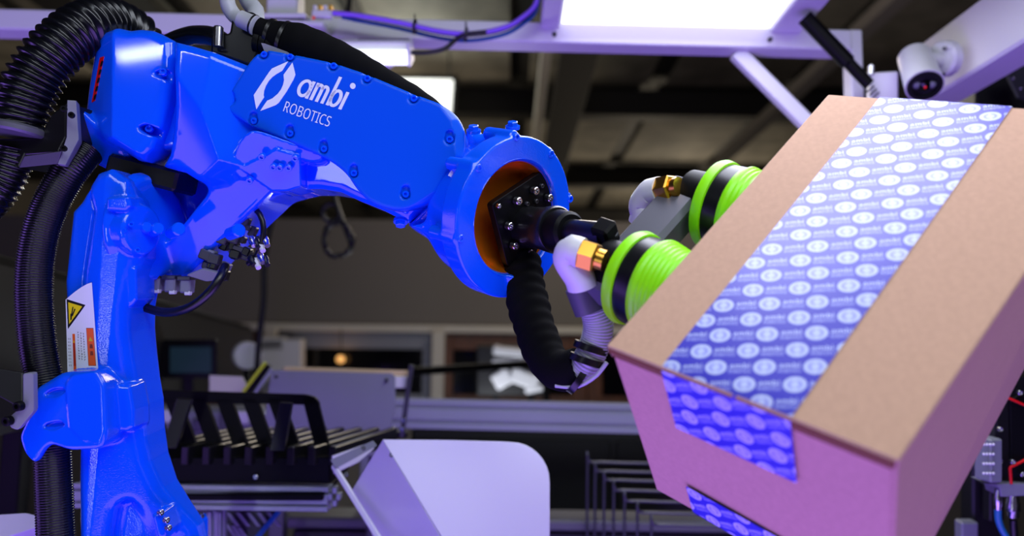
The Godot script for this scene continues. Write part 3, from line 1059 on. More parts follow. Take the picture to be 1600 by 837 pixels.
func gantry() -> void:
	var white: Material = M["white steel"]
	var t := thing("gantry_frame", "white square tube gantry frame spanning overhead behind the blue arm", "frame", U(700, 60, 2.0))
	vbeam("cross_tube", V(-60, 36, 2.0), V(1322, 70, 2.03), 0.068, 0.05, white, t)
	# two tubes that come forward and hold the lamp panel
	var y := U(870, 48, 1.98).y + 0.01
	for q in [[0.085, 0.046], [0.655, 0.076]]:
		var mb := MB.new()
		mb.box(Vector3(q[0], y + 0.018, -1.35), Vector3(q[1], 0.04, 1.26), Basis(), 0.004)
		obj("side_tube", mb, white, t)
	var pt := U(1331, 52, 2.03)
	var pm := MB.new()
	pm.box(Vector3(pt.x, pt.y * 0.5, pt.z), Vector3(0.03, pt.y, 0.05), Basis(), 0.003)
	obj("post", pm, white, t)
	vbeam("brace", V(1150, 82, 2.03), V(1328, 260, 2.03), 0.036, 0.03, white, t, Vector3(0, 0, 1))
	pt = U(-44, 40, 2.0)
	pm = MB.new()
	pm.box(Vector3(pt.x, pt.y * 0.5, pt.z), Vector3(0.04, pt.y, 0.06), Basis(), 0.003)
	obj("post", pm, white, t)
	for q in [[866, 54], [1203, 62]]:
		screw(V(q[0], q[1], 1.962), Vector3(0, 0, 1), 0.006, M["dark aluminium"], t, "bolt")
	# lamp panel lying in the frame
	t = thing("panel_lamp", "large bright white LED lamp panel lying in the gantry frame", "lamp", Vector3(0.36, y + 0.03, -1.4))
	var mb := MB.new()
	mb.box(Vector3(0.363, y + 0.018, -1.36), Vector3(0.5, 0.012, 1.2), Basis(), 0.002)
	obj("diffuser", mb, M["lamp glow"], t)
	mb = MB.new()
	mb.box(Vector3(0.363, y + 0.034, -1.36), Vector3(0.5, 0.018, 1.22), Basis(), 0.002)
	obj("back_tray", mb, white, t)
	# small lamp bar slung under the cross tube
	t = thing("lamp_bar", "small white LED bar lamp hung under the gantry tube behind the black sleeve", "lamp", U(590, 85, 1.9))
	var n := Vector3(0.0, -0.45, 0.9).normalized()
	var bx := axis_basis(n, Vector3.UP)
	var bas := Basis(Vector3.RIGHT, n.cross(Vector3.RIGHT), n)
	vbox("housing", V(575, 80, 1.92), Vector3(0.21, 0.052, 0.03), M["white plastic"], t, bas, 0.004)
	vbox("lens", V(572, 90, 1.895), Vector3(0.195, 0.034, 0.008), M["bar glow"], t, bas, 0.002)
	area("lamp_bar_light", W(V(572, 91, 1.895) + n * 0.008), cam_t.basis * n, Vector2(0.19, 0.03), Color(0.95, 0.97, 1.0), 0.03)
	vbox("end_cap", V(640, 83, 1.9), Vector3(0.008, 0.058, 0.04), M["white plastic"], t, bas, 0.003)
	vbox("top_rail", V(600, 66, 1.92), Vector3(0.12, 0.012, 0.02), M["black metal"], t, Basis(), 0.002)
	vlathe("knob", [Vector2(-0.02, 0), Vector2(-0.02, 0.013), Vector2(0.0, 0.015), Vector2(0.008, 0.0)], V(605, 104, 1.92), Vector3.DOWN, M["white plastic"], t, 16)
	# sensor box standing on the tube
	t = thing("sensor_box", "white box shaped sensor standing on the gantry tube above the forearm cover", "sensor", U(450, 36, 1.95))
	vbox("case", V(447, 2, 1.94), Vector3(0.072, 0.085, 0.07), M["white plastic"], t, Basis(), 0.004)
	vbox("flange", V(450, 33, 1.93), Vector3(0.105, 0.012, 0.09), M["white plastic"], t, Basis(), 0.002)
	vbox("gasket", V(450, 38, 1.925), Vector3(0.09, 0.006, 0.08), M["black plastic"], t, Basis(), 0.001)
	vbox("mount_plate", V(475, 44, 1.93), Vector3(0.11, 0.012, 0.09), M["white plastic"], t, Basis(Vector3.BACK, -0.05), 0.002)
	t = thing("cable_connector", "small white cable connector with a red light beside the sensor box", "connector", U(502, 26, 1.9))
	vbox("shell", V(504, 23, 1.9), Vector3(0.046, 0.018, 0.02), M["white plastic"], t, Basis(), 0.003)
	for k in 4:
		vbox("contact", V(493 + k * 8, 13, 1.9), Vector3(0.008, 0.012, 0.012), M["brass"] if k % 2 else M["white plastic"], t, Basis(), 0.001)
	vlathe("status_light", [Vector2(0, 0.004), Vector2(0.003, 0.003), Vector2(0.004, 0)], V(490, 28, 1.888), Vector3.BACK, M["led red"], t, 12)
	# cables strapped along the tube
	var run := [[520, 20], [560, 24], [620, 34], [690, 49], [740, 52], [790, 42], [820, 24], [836, 8], [842, -14]]
	for q in [["cable violet", 0.0058, 0, "violet cable strapped along the gantry tube"], ["cable blue", 0.0046, 7, "blue cable strapped along the gantry tube under the violet one"], ["cable black", 0.0042, 3, "black cable strapped along the gantry tube between the violet and blue ones"]]:
		var pts := []
		for k in run.size():
			var f: float = 0.4 + 0.6 * minf(1.0, k / 3.0)
			pts.append(V(run[k][0] + (14 if q[2] == 7 and k == 0 else 0), run[k][1] + q[2] * f + (4 if q[2] == 7 else 0), 1.9 + 0.004 * q[2]))
		var o := vtube("signal_cable", pts, q[1], M[q[0]])
		tag(o, q[3], "cable", "cables along the gantry tube")
	var o2 := vtube("lamp_cable", [V(640, 82, 1.9), V(668, 82, 1.9), V(695, 76, 1.9), V(712, 62, 1.9), V(728, 54, 1.895), V(760, 50, 1.89)], 0.0055, M["cable black"])
	tag(o2, "thin black cable looping from the small bar lamp up to the cable run", "cable")
	for q in [[648, 42, "black zip tie round the gantry cables above the small bar lamp"], [728, 54, "black zip tie round the gantry cables near the large lamp panel"]]:
		var z := MB.new(cam_t)
		z.lathe([Vector2(-0.003, 0.012), Vector2(-0.003, 0.0165), Vector2(0.003, 0.0165), Vector2(0.003, 0.012), Vector2(-0.003, 0.012)], V(q[0], q[1], 1.905), Vector3(1, -0.15, 0), 18)
		z.box(V(q[0], q[1] - 13, 1.9), Vector3(0.004, 0.022, 0.004))
		tag(obj("zip_tie", z, M["zip tie"]), q[2], "zip tie", "zip ties on the gantry cables")
	# gas strut
	t = thing("gas_strut", "slim black strut slanting down from the lamp frame to the slotted bracket", "strut", U(1300, 80, 1.85))
	var s0 := V(1257, 27, 1.86); var s1 := V(1358, 132, 1.85)
	var ax := (s1 - s0).normalized()
	vlathe("cylinder", [Vector2(0, 0), Vector2(0, 0.018), Vector2(0.14, 0.018), Vector2(0.145, 0.013), Vector2(0.145, 0)], s0, ax, M["black metal"], t, 18)
	vlathe("rod", [Vector2(0.14, 0), Vector2(0.14, 0.0135), Vector2(s0.distance_to(s1), 0.0135), Vector2(s0.distance_to(s1), 0)], s0, ax, M["black metal"], t, 16)

func right_machine() -> void:
	# the thick white tube that runs towards the camera
	var t := thing("overhead_beam", "thick white box beam coming forward above the far end of the cardboard box", "beam", U(1500, 100, 1.9))
	var mb := MB.new()
	var yb := 1.35 + 0.625
	mb.box(Vector3(1.045, yb + 0.075, -1.33), Vector3(0.09, 0.15, 1.32), Basis(), 0.006)
	obj("tube", mb, M["white steel"], t)
	mb = MB.new()
	mb.box(Vector3(1.045, yb * 0.5, -0.72), Vector3(0.08, yb, 0.08), Basis(), 0.004)
	obj("post", mb, M["white steel"], t)
	t = thing("bullet_camera", "white bullet security camera with a dark lens mounted on the thick white beam", "camera", U(1440, 110, 1.85))
	var ax := Vector3(-0.14, -0.72, 0.68).normalized()
	var c := V(1440, 120, 1.80)
	vlathe("body", [Vector2(-0.085, 0.0), Vector2(-0.085, 0.030), Vector2(-0.078, 0.036), Vector2(0.03, 0.0395), Vector2(0.034, 0.0395), Vector2(0.034, 0.034), Vector2(0.028, 0.033), Vector2(0.028, 0.0)], c, ax, M["white plastic"], t, 32)
	vlathe("bezel", [Vector2(0.03, 0.037), Vector2(0.037, 0.036), Vector2(0.037, 0.026), Vector2(0.030, 0.024), Vector2(0.030, 0.0)], c, ax, M["black plastic"], t, 32)
	vlathe("lens", [Vector2(0.030, 0.013), Vector2(0.036, 0.011), Vector2(0.039, 0.006), Vector2(0.040, 0.0)], c, ax, M["dark glass"], t, 24)
	var bb := axis_basis(ax)
	for k in [-1, 1]:
		vlathe("infrared_led", [Vector2(0.0, 0.0085), Vector2(0.003, 0.0075), Vector2(0.005, 0.004), Vector2(0.0055, 0)], c + ax * 0.0305 + bb.x * k * 0.0155, ax, M["grey plastic"], t, 14)
	vlathe("status_led", [Vector2(0.0, 0.003), Vector2(0.002, 0.002), Vector2(0.003, 0)], c + ax * 0.040, ax, M["led red"], t, 10)
	vlathe("mount_disc", [Vector2(-0.01, 0), Vector2(-0.01, 0.04), Vector2(0.01, 0.04), Vector2(0.016, 0.035), Vector2(0.016, 0.0)], V(1476, 92, 1.83), Vector3(-0.92, -0.1, 0.36), M["white plastic"], t, 32)
	vlathe("neck", [Vector2(0, 0), Vector2(0, 0.017), Vector2(0.06, 0.015), Vector2(0.06, 0)], V(1468, 94, 1.825), Vector3(-0.85, -0.05, 0.3), M["white plastic"], t, 18)
	for q in [[1476, 76], [1474, 116]]:
		screw(V(q[0], q[1], 1.80), Vector3(-0.8, -0.1, 0.55), 0.004, M["dark aluminium"], t)
	t = thing("slotted_bracket", "small white slotted bracket box between the strut and the bullet camera", "bracket", U(1375, 150, 1.88))
	vbox("case", V(1378, 150, 1.90), Vector3(0.06, 0.10, 0.05), M["white steel"], t, Basis(Vector3.UP, -0.25), 0.003)
	for k in 4:
		vbox("slot", V(1356 + k * 4, 134 + k * 5, 1.868), Vector3(0.022, 0.004, 0.004), M["black plastic"], t, Basis(Vector3.BACK, 0.75), 0.0005)
	vlathe("stud", [Vector2(0, 0), Vector2(0, 0.007), Vector2(0.02, 0.006), Vector2(0.022, 0)], V(1361, 116, 1.88), Vector3.UP, M["steel"], t, 12)
	t = thing("dark_housing", "dark blue black machine housing tucked under the thick white beam", "housing", U(1570, 140, 2.0))
	vbox("case", V(1590, 150, 2.25), Vector3(0.34, 0.14, 0.2), M["dark panel"], t, Basis(), 0.006)
	vplate("flange", P2([1572, 112, 1610, 100, 1620, 160, 1592, 152]), V(1590, 130, 2.05), Vector3(0, 0, 1), 0.01, M["dark aluminium"], t)
	for q in [[1583, 122], [1594, 138]]:
		screw(V(q[0], q[1], 2.05), Vector3(0, 0, 1), 0.004, M["steel"], t)
	# vision sensor below, behind the box
	t = thing("vision_sensor", "black vision sensor with red trim lines and a light grid behind the cardboard box", "sensor", U(1590, 770, 1.5))
	var d := 1.5
	vplate("case", P2([1556, 600, 1585, 585, 1660, 590, 1660, 770, 1562, 770, 1556, 740]), V(1600, 680, d), Vector3(-0.1, 0, 1).normalized(), 0.09, M["black plastic"], t, 0.004)
	vplate("face_panel", P2([1578, 625, 1600, 612, 1650, 612, 1650, 745, 1580, 745]), V(1600, 680, d - 0.006), Vector3(-0.1, 0, 1).normalized(), 0.006, M["black metal"], t, 0.002)
	for seg in [[1572, 620, 1604, 634], [1606, 716, 1578, 730], [1578, 730, 1580, 756]]:
		vbeam("red_trim", V(seg[0], seg[1], d - 0.014), V(seg[2], seg[3], d - 0.014), 0.004, 0.004, M["red"], t, Vector3(0, 0, 1), 0.0008)
	for q in [[1593, 613], [1562, 670], [1562, 720], [1582, 721], [1597, 740]]:
		screw(V(q[0], q[1], d - 0.012), Vector3(0, 0, 1), 0.0048, M["steel"], t)
	vbox("light_block", V(1544, 716, d - 0.01), Vector3(0.026, 0.078, 0.04), M["grey plastic"], t, Basis(Vector3.UP, 0.2), 0.003)
	for r in 4:
		for k in 4:
			vlathe("light_cell", [Vector2(0, 0.0026), Vector2(0.002, 0.002), Vector2(0.003, 0)], V(1537 + k * 5, 694 + r * 15 , d - 0.034), Vector3(-0.2, 0, 1), M["white plastic"], t, 8)
	vplate("bottom_trim", P2([1540, 755, 1562, 762, 1565, 776, 1660, 772, 1660, 755, 1562, 755]), V(1600, 765, d - 0.012), Vector3(0, 0, 1), 0.05, M["grey plastic"], t, 0.002)
	for q in [[1559, 782, 0.006], [1583, 790, 0.0105]]:
		vlathe("socket", [Vector2(-0.012, 0), Vector2(-0.012, q[2] * 0.9), Vector2(0.0, q[2]), Vector2(0.004, q[2] * 1.15), Vector2(0.018, q[2] * 1.15), Vector2(0.02, q[2] * 0.9), Vector2(0.03, q[2] * 0.9), Vector2(0.03, 0)], V(q[0], q[1] - 8, d), Vector3.DOWN, M["steel"], t, 18)
	tag(vtube("sensor_cable", [V(1559, 796, d), V(1560, 812, d), V(1566, 828, d), V(1580, 850, d)], 0.006, M["cable blue"]), "blue cable plugged into the underside of the vision sensor, nearest the box", "cable")
	tag(vtube("sensor_cable", [V(1583, 812, d), V(1584, 830, d), V(1586, 855, d)], 0.007, M["cable black"]), "black cable plugged into the larger metal socket of the vision sensor", "cable")
	t = thing("dark_stand", "dark post stand rising behind the vision sensor beside the cardboard box", "stand", U(1525, 837, 1.75))
	vbox("column", V(1532, 800, 1.75), Vector3(0.06, 0.22, 0.05), M["dark panel"], t, Basis(), 0.004)
	vbox("foot_bracket", V(1510, 835, 1.72), Vector3(0.035, 0.06, 0.03), M["grey plastic"], t, Basis(), 0.003)
	vbox("side_arm", V(1552, 770, 1.7), Vector3(0.03, 0.11, 0.03), M["dark panel"], t, Basis(), 0.003)

# ---------------------------------------------------------------- chute, plates and tray low in the cell
func chute_and_tray() -> void:
	var t := thing("slotted_rack", "black rack with a slotted leaning comb plate and parallel bars beside the lower arm", "rack", U(360, 755, 1.65))
	var bm: Material = M["black metal"]
	var n := Vector3(0, 0.1, 1).normalized()
	var p := V(350, 660, 1.66)
	vplate("top_rail", rounded(P2([150, 606, 478, 616, 494, 621, 500, 634, 470, 632, 150, 624]), 6), p, n, 0.012, bm, t, 0.001)
	for i in 9:
		var x := 182.0 + i * 40.2
		var w := 21.0
		if i == 8:
			vplate("bar", P2([472, 622, 490, 619, 497, 628, 515, 700, 492, 700]), p, n, 0.012, bm, t)
		else:
			vplate("bar", P2([x - 46, 622, x - 24, 622, x - 18, 634, x + 6, 700, x - 18, 700, x - 42, 634]), p, n, 0.012, bm, t)
	vplate("lower_rail", P2([150, 690, 520, 695, 520, 712, 150, 708]), p, n, 0.012, bm, t)
	for q in [[[276, 622, 299, 624, 275, 700, 253, 700]], [[437, 628, 456, 630, 444, 704, 421, 704]]]:
		vplate("brace", P2(q[0]), V(350, 660, 1.60), n, 0.012, M["black plastic"], t)
	var along := cam_t.basis.inverse() * Vector3(0.22, 0.03, -1).normalized()
	for i in 10:
		var a := V(222 + i * 33.0, 712, 1.60)
		vbeam("floor_bar", a, a + along * 0.34, 0.016, 0.036, M["black plastic"], t, Vector3.UP, 0.002)
	for i in 9:
		var a := V(232 + i * 33.0, 706, 1.75)
		vbeam("liner_strip", a, a + along * 0.12, 0.004, 0.004, M["aluminium"], t, Vector3.UP, 0.001)
	var f := MB.new(cam_t)
	f.box(V(350, 732, 1.62), Vector3(0.42, 0.05, 0.02), Basis(), 0.002)
	obj("front_board", f, bm, t)
	vbox("shelf_board", V(370, 750, 1.72), Vector3(0.42, 0.012, 0.26), bm, t, Basis(), 0.002)
	for q in [[231, 739], [400, 744]]:
		screw(V(q[0], q[1], 1.607), Vector3(0, 0, 1), 0.005, M["steel"], t)
	vplate("side_plate", P2([519, 712, 582, 690, 585, 700, 560, 722, 522, 740]), V(540, 712, 1.58), Vector3(0.35, 0.2, 0.9).normalized(), 0.006, M["white plastic"], t)
	# silver profile that carries it
	t = thing("front_profile", "silver slotted aluminium profile carrying the black rack", "profile", U(370, 800, 1.6))
	extrusion(t, U(120, 771, 1.62), U(516, 777, 1.62), 0.047, 0.045, 2)
	for q in [[[524, 764]], [[524, 784]], [[517, 774]], [[530, 774]]]:
		vbox("end_lug", V(q[0][0], q[0][1], 1.61), Vector3(0.008, 0.012, 0.02), M["aluminium"], t, Basis(), 0.001)
	t = thing("profile_leg", "upright silver profile leg under the rack next to the blue cylinder", "leg", U(340, 860, 1.62))
	extrusion(t, U(338, 860, 1.63), U(338, 796, 1.63) + Vector3(0, 0, 0.0001), 0.03, 0.03, 1)
	t = thing("blue_valve", "short blue capped cylinder with two bolts standing under the rack", "valve", U(304, 850, 1.45))
	vlathe("body", [Vector2(-0.09, 0), Vector2(-0.09, 0.0235), Vector2(-0.004, 0.0235), Vector2(0.0, 0.021), Vector2(0.0, 0)], V(304, 806, 1.45), Vector3.UP, M["blue paint"], t, 8)
	for q in [[295, 801], [313, 806]]:
		screw(V(q[0], q[1], 1.44), Vector3.UP, 0.005, M["steel"], t, "screw", true)
	t = thing("louvred_plate", "grey louvred plate slanting under the rack beside the upright leg", "plate", U(385, 837, 1.7))
	var lp := V(390, 815, 1.72)
	var ln := Vector3(0, 0.3, 1).normalized()
	vplate("sheet", P2([345, 797, 432, 797, 436, 803, 398, 842, 380, 850, 345, 850]), lp, ln, 0.004, M["dark aluminium"], t)
	for k in 5:
		var x := 352.0 + k * 16
		vplate("louvre", P2([x, 800, x + 7, 800, x + 24, 822, x + 17, 822]), lp + ln * 0.004, ln, 0.004, M["aluminium"], t)
	for k in 3:
		var x := 350.0 + k * 10
		vplate("louvre", P2([x, 818 + k * 3, x + 7, 818 + k * 3, x + 24, 842 + k * 3, x + 17, 842 + k * 3]), lp + ln * 0.004, ln, 0.004, M["aluminium"], t)
	vplate("violet_edge", P2([432, 797, 438, 800, 400, 846, 394, 842]), lp + ln * 0.008, ln, 0.008, M["cable blue"], t)
	# plates behind the rack
	t = thing("guard_plate", "large pale grey guard plate with a cut corner behind the black rack", "plate", U(520, 700, 2.1))
	vplate("sheet", P2([424, 578, 612, 583, 617, 588, 617, 640, 602, 690, 585, 712, 410, 712, 414, 650]), V(520, 640, 2.1), Vector3(-0.1, 0.15, 1).normalized(), 0.006, M["grey plastic"], t)
	for q in [[440, 690, 2.13], [590, 690, 2.13]]:
		var g := U(q[0], q[1], q[2])
		var pm := MB.new()
		pm.box(Vector3(g.x, g.y * 0.5, g.z), Vector3(0.04, g.y, 0.04), Basis(), 0.003)
		obj("post", pm, M["dark aluminium"], t)
	for q in [[432, 588], [604, 594]]:
		screw(V(q[0], q[1], 2.095), Vector3(0, 0, 1), 0.005, M["dark aluminium"], t)
	var o := vbeam("wooden_batten", V(446, 578, 2.2), V(636, 584, 2.2), 0.05, 0.018, mat("pale wood", Color(0.76, 0.66, 0.53), 0.7))
	tag(o, "pale wooden batten along the top of the grey guard plate", "batten")
	t = thing("corner_bracket", "thin dark angle bracket with screws at the edge of the guard plate", "bracket", U(635, 680, 2.15))
	vbeam("angle", V(643, 570, 2.15), V(628, 682, 2.15), 0.012, 0.012, M["dark aluminium"], t, Vector3(0, 0, 1), 0.001)
	vbox("foot", V(622, 678, 2.16), Vector3(0.05, 0.016, 0.03), M["black metal"], t)
	for q in [[614, 668], [628, 670], [630, 656]]:
		screw(V(q[0], q[1], 2.13), Vector3(0, 0, 1), 0.005, M["steel"], t)
	vbox("clip_block", V(626, 596, 2.18), Vector3(0.04, 0.03, 0.03), M["white plastic"], t)
	t = thing("deflector_plate", "small pale slanted plate standing behind the rack beside the yellow edge", "plate", U(355, 612, 2.3))
	vplate("sheet", P2([327, 586, 378, 588, 392, 616, 327, 616]), V(355, 600, 2.3), Vector3(0, 0.2, 1).normalized(), 0.01, M["pale rail"], t)
	var dp := U(355, 605, 2.32)
	var dm := MB.new()
	dm.box(Vector3(dp.x, dp.y * 0.5, dp.z), Vector3(0.03, dp.y, 0.03), Basis(), 0.003)
	obj("post", dm, M["dark aluminium"], t)
	t = thing("yellow_edged_bracket", "slanted bracket with a yellow green edge between the two pale plates", "bracket", U(400, 612, 2.25))
	vbeam("bar", V(420, 570, 2.25), V(385, 618, 2.25), 0.018, 0.02, M["black metal"], t, Vector3(0, 0, 1))
	vbeam("yellow_edge", V(415, 566, 2.24), V(380, 612, 2.24), 0.008, 0.008, M["yellow"], t, Vector3(0, 0, 1), 0.001)
	vbeam("silver_edge", V(425, 576, 2.24), V(396, 618, 2.24), 0.008, 0.008, M["aluminium"], t, Vector3(0, 0, 1), 0.001)
	# folded white tray
	t = thing("white_tray", "folded white plastic tray with one rounded corner in front of the black cabinet", "tray", U(700, 837, 1.45))
	var tn := Vector3(0.06, 0.42, 0.9).normalized()
	var tp := V(720, 760, 1.45)
	var outline := P2([598, 686, 700, 687, 780, 689])
	for k in 9:
		var a := PI / 2 * k / 8.0
		outline.append(Vector2(798 + 61 * sin(a), 752 - 62 * cos(a)))
	outline.append_array(P2([859, 800, 859, 880, 712, 880, 690, 838]))
	vplate("main_panel", outline, tp, tn, 0.004, M["tray white"], t, 0.001)
	var e0 := on_plane(598, 686, tp, tn)
	var e1 := on_plane(705, 868, tp, tn)
	var far := V(546, 772, 1.52)
	var wn := (e1 - e0).cross(far - e0).normalized()
	if wn.z < 0: wn = -wn
	vplate("side_wing", P2([598, 687, 546, 772, 572, 815, 602, 880, 712, 880]), e0, wn, 0.003, M["tray wing"], t, 0.0005)
	vbeam("edge_strip", V(521, 727, 1.53), V(598, 850, 1.44), 0.010, 0.010, M["tray white"], t, Vector3(0, 0, 1), 0.002)
	vplate("hanger_plate", P2([516, 718, 583, 688, 589, 696, 524, 732]), V(550, 715, 1.53), Vector3(0.2, 0.3, 0.9).normalized(), 0.004, M["grey plastic"], t)
	for q in [[612, 711], [541, 741], [568, 700]]:
		screw(V(q[0], q[1], 1.47), tn, 0.004, M["dark aluminium"], t)
	# grey machine parts seen through the slots of the rack
	t = thing("grey_machine_cover", "pale grey machine cover glimpsed through the slots of the black rack", "cover", U(320, 720, 2.5))
	vbox("hood", V(318, 668, 2.55), Vector3(0.36, 0.13, 0.1), M["grey plastic"], t, Basis(), 0.01)
	for q in [[262, 650], [318, 664], [372, 652]]:
		vbox("hatch", V(q[0], q[1], 2.49), Vector3(0.066, 0.038, 0.012), M["white plastic"] if q[0] != 318 else M["dark aluminium"], t, Basis(), 0.003)
	var gp := U(318, 700, 2.55)
	var gm := MB.new()
	gm.box(Vector3(gp.x, gp.y * 0.5, gp.z), Vector3(0.1, gp.y, 0.08), Basis(), 0.004)
	obj("column", gm, M["dark aluminium"], t)
	t = thing("white_guard_edge", "pale guard edge low down beside the black ribbed conduit", "guard", U(20, 850, 1.3))
	vplate("edge", P2([-40, 806, 40, 801, 62, 806, 62, 822, 6, 840, -40, 840]), V(20, 820, 1.3), Vector3(0, 0.6, 0.8).normalized(), 0.03, M["white steel"], t)
	var wm := MB.new()
	var wp := U(10, 838, 1.32)
	wm.box(Vector3(wp.x, wp.y * 0.5, wp.z), Vector3(0.06, wp.y, 0.04), Basis(), 0.003)
	obj("post", wm, M["dark aluminium"], t)

# ---------------------------------------------------------------- the blue arm
var arm: Node3D
const WRIST_AXIS := Vector3(0.715, -0.20, 0.67)

func robot() -> void:
	var blue: Material = M["blue paint"]
	var foot := U(190, 900, 1.12)
	arm = thing("robot_arm", "glossy blue industrial robot arm with white lettering on its forearm cover", "robot", Vector3(foot.x, 0, foot.z))
	# pedestal and turret below the frame
	var mb := MB.new()
	var py := U(190, 1010, 1.12).y
	mb.lathe([Vector2(0, 0), Vector2(0, 0.24), Vector2(0.05, 0.24), Vector2(0.06, 0.17), Vector2(py - 0.22, 0.17), Vector2(py - 0.2, 0.2), Vector2(py - 0.02, 0.2), Vector2(py, 0.12), Vector2(py, 0)], Vector3(foot.x, 0, foot.z - 0.04), Vector3.UP, 40)
	obj("pedestal", mb, blue, arm)
	lower_arm(blue)
	upper_body(blue)
	wrist(blue)
	cover()
	arm_fittings(blue)

func lower_arm(blue: Material) -> void:
	var f := Field.new(V(20, 960, 1.06) - Vector3(0.03, 0, 0.12), V(300, 255, 1.12) + Vector3(0.02, 0.01, 0.14), 0.0021)
	var main := P2([146, 268, 170, 262, 196, 280, 207, 310, 212, 360, 211, 405, 200, 440, 192, 482, 191, 520, 195, 565, 200, 607, 206, 640, 208, 690, 214, 732, 229, 778, 250, 812, 275, 850, 300, 960, 118, 960, 117, 837, 114, 702, 104, 640, 97, 580, 93, 520, 94, 467, 99, 423, 107, 360, 118, 304])
	var c := V(160, 500, 1.075)
	# a blade with a ridge: the left flank turns away, the right flank is a narrow bevel
	f.slab(main, c, Vector3(0.05, 0.0, 1.0), 0.11, 0.014, 0.0, false, [[V(150, 500, 1.075), Vector3(-0.30, 0.02, 0.95).normalized()], [V(186, 500, 1.08), Vector3(0.55, -0.05, 0.84).normalized()]])
	# long hollow beside the ridge at the top
	f.slab(P2([112, 330, 140, 300, 150, 330, 136, 420, 128, 500, 108, 520, 106, 440]), V(125, 400, 1.088), Vector3(-0.2, 0, 1).normalized(), 0.1, 0.008, 0.012, true)
	f.slab(P2([112, 330, 140, 300, 150, 330, 136, 420, 128, 500, 104, 520, 100, 440]), V(125, 400, 1.095), Vector3(-0.25, 0, 1).normalized(), 0.08, 0.008, 0.006)
	# boss at the elbow joint and the stop block
	f.slab(P2([166, 308, 200, 306, 204, 322, 196, 330, 166, 328]), V(185, 318, 1.058), Vector3(0, -0.25, 1), 0.05, 0.004, 0.006)
	f.cylinder(V(198, 358, 1.10), V(224, 360, 1.09), 0.034, 0.034, 0.006, 0.006)
	f.slab(P2([190, 415, 212, 418, 213, 468, 205, 478, 190, 480]), V(200, 450, 1.09), Vector3(0.1, -0.15, 1), 0.06, 0.004, 0.004)
	# hose clamp
	var cl := rounded(P2([150, 578, 163, 600, 166, 680, 158, 702, 108, 704, 78, 694, 66, 704, 53, 726, 36, 708, 28, 682, 48, 640, 53, 608, 96, 582]), 9, 3)
	f.slab(cl, V(100, 640, 1.044), Vector3(-0.13, 0.06, 1), 0.08, 0.006, 0.004)
	f.slab(P2([60, 700, 84, 690, 108, 702, 112, 740, 50, 740]), V(80, 700, 1.06), Vector3(0, -0.3, 1), 0.09, 0.006, 0.006, true)
	f.slab(rounded(P2([100, 600, 112, 584, 150, 578, 162, 602, 165, 676, 154, 694, 128, 690, 106, 668]), 6), V(130, 640, 1.0395), Vector3(-0.10, 0.06, 1), 0.03, 0.003, 0.0012)
	f.slab(smooth_outline(P2([62, 618, 72, 611, 86, 608, 94, 612, 86, 619, 72, 622])), V(77, 615, 1.036), Vector3(-0.13, 0.06, 1), 0.016, 0.002, 0.001, true)
	f.slab(smooth_outline(P2([62, 668, 72, 662, 86, 660, 94, 665, 86, 671, 72, 673])), V(77, 666, 1.036), Vector3(-0.13, 0.06, 1), 0.016, 0.002, 0.001, true)
	f.slab(P2([178, 600, 202, 603, 208, 640, 208, 668, 196, 676, 182, 670]), V(195, 640, 1.072), Vector3(0.25, 0, 1), 0.05, 0.006, 0.006)
	# arch shaped recess low down
	f.slab(rounded(P2([142, 852, 150, 808, 166, 800, 184, 824, 196, 852, 200, 960, 142, 960]), 14), V(165, 830, 1.04), Vector3(0, 0, 1), 0.075, 0.01, 0.012, true)
	f.slab(P2([236, 804, 252, 802, 262, 830, 258, 845, 246, 840]), V(250, 820, 1.09), Vector3(0.3, 0, 1), 0.05, 0.004, 0.004)
	cast("lower_arm", f, M["cast paint"], arm)
	for q in [[259, 812], [262, 824], [250, 800]]:
		screw(V(q[0], q[1], 1.085), Vector3(0.9, 0, 0.4), 0.004, M["steel"], arm)
	for q in [[206, 350], [216, 390], [194, 360]]:
		screw(V(q[0], q[1], 1.064), Vector3(0.3, -0.1, 1), 0.0036, blue, arm)
	warning_label()

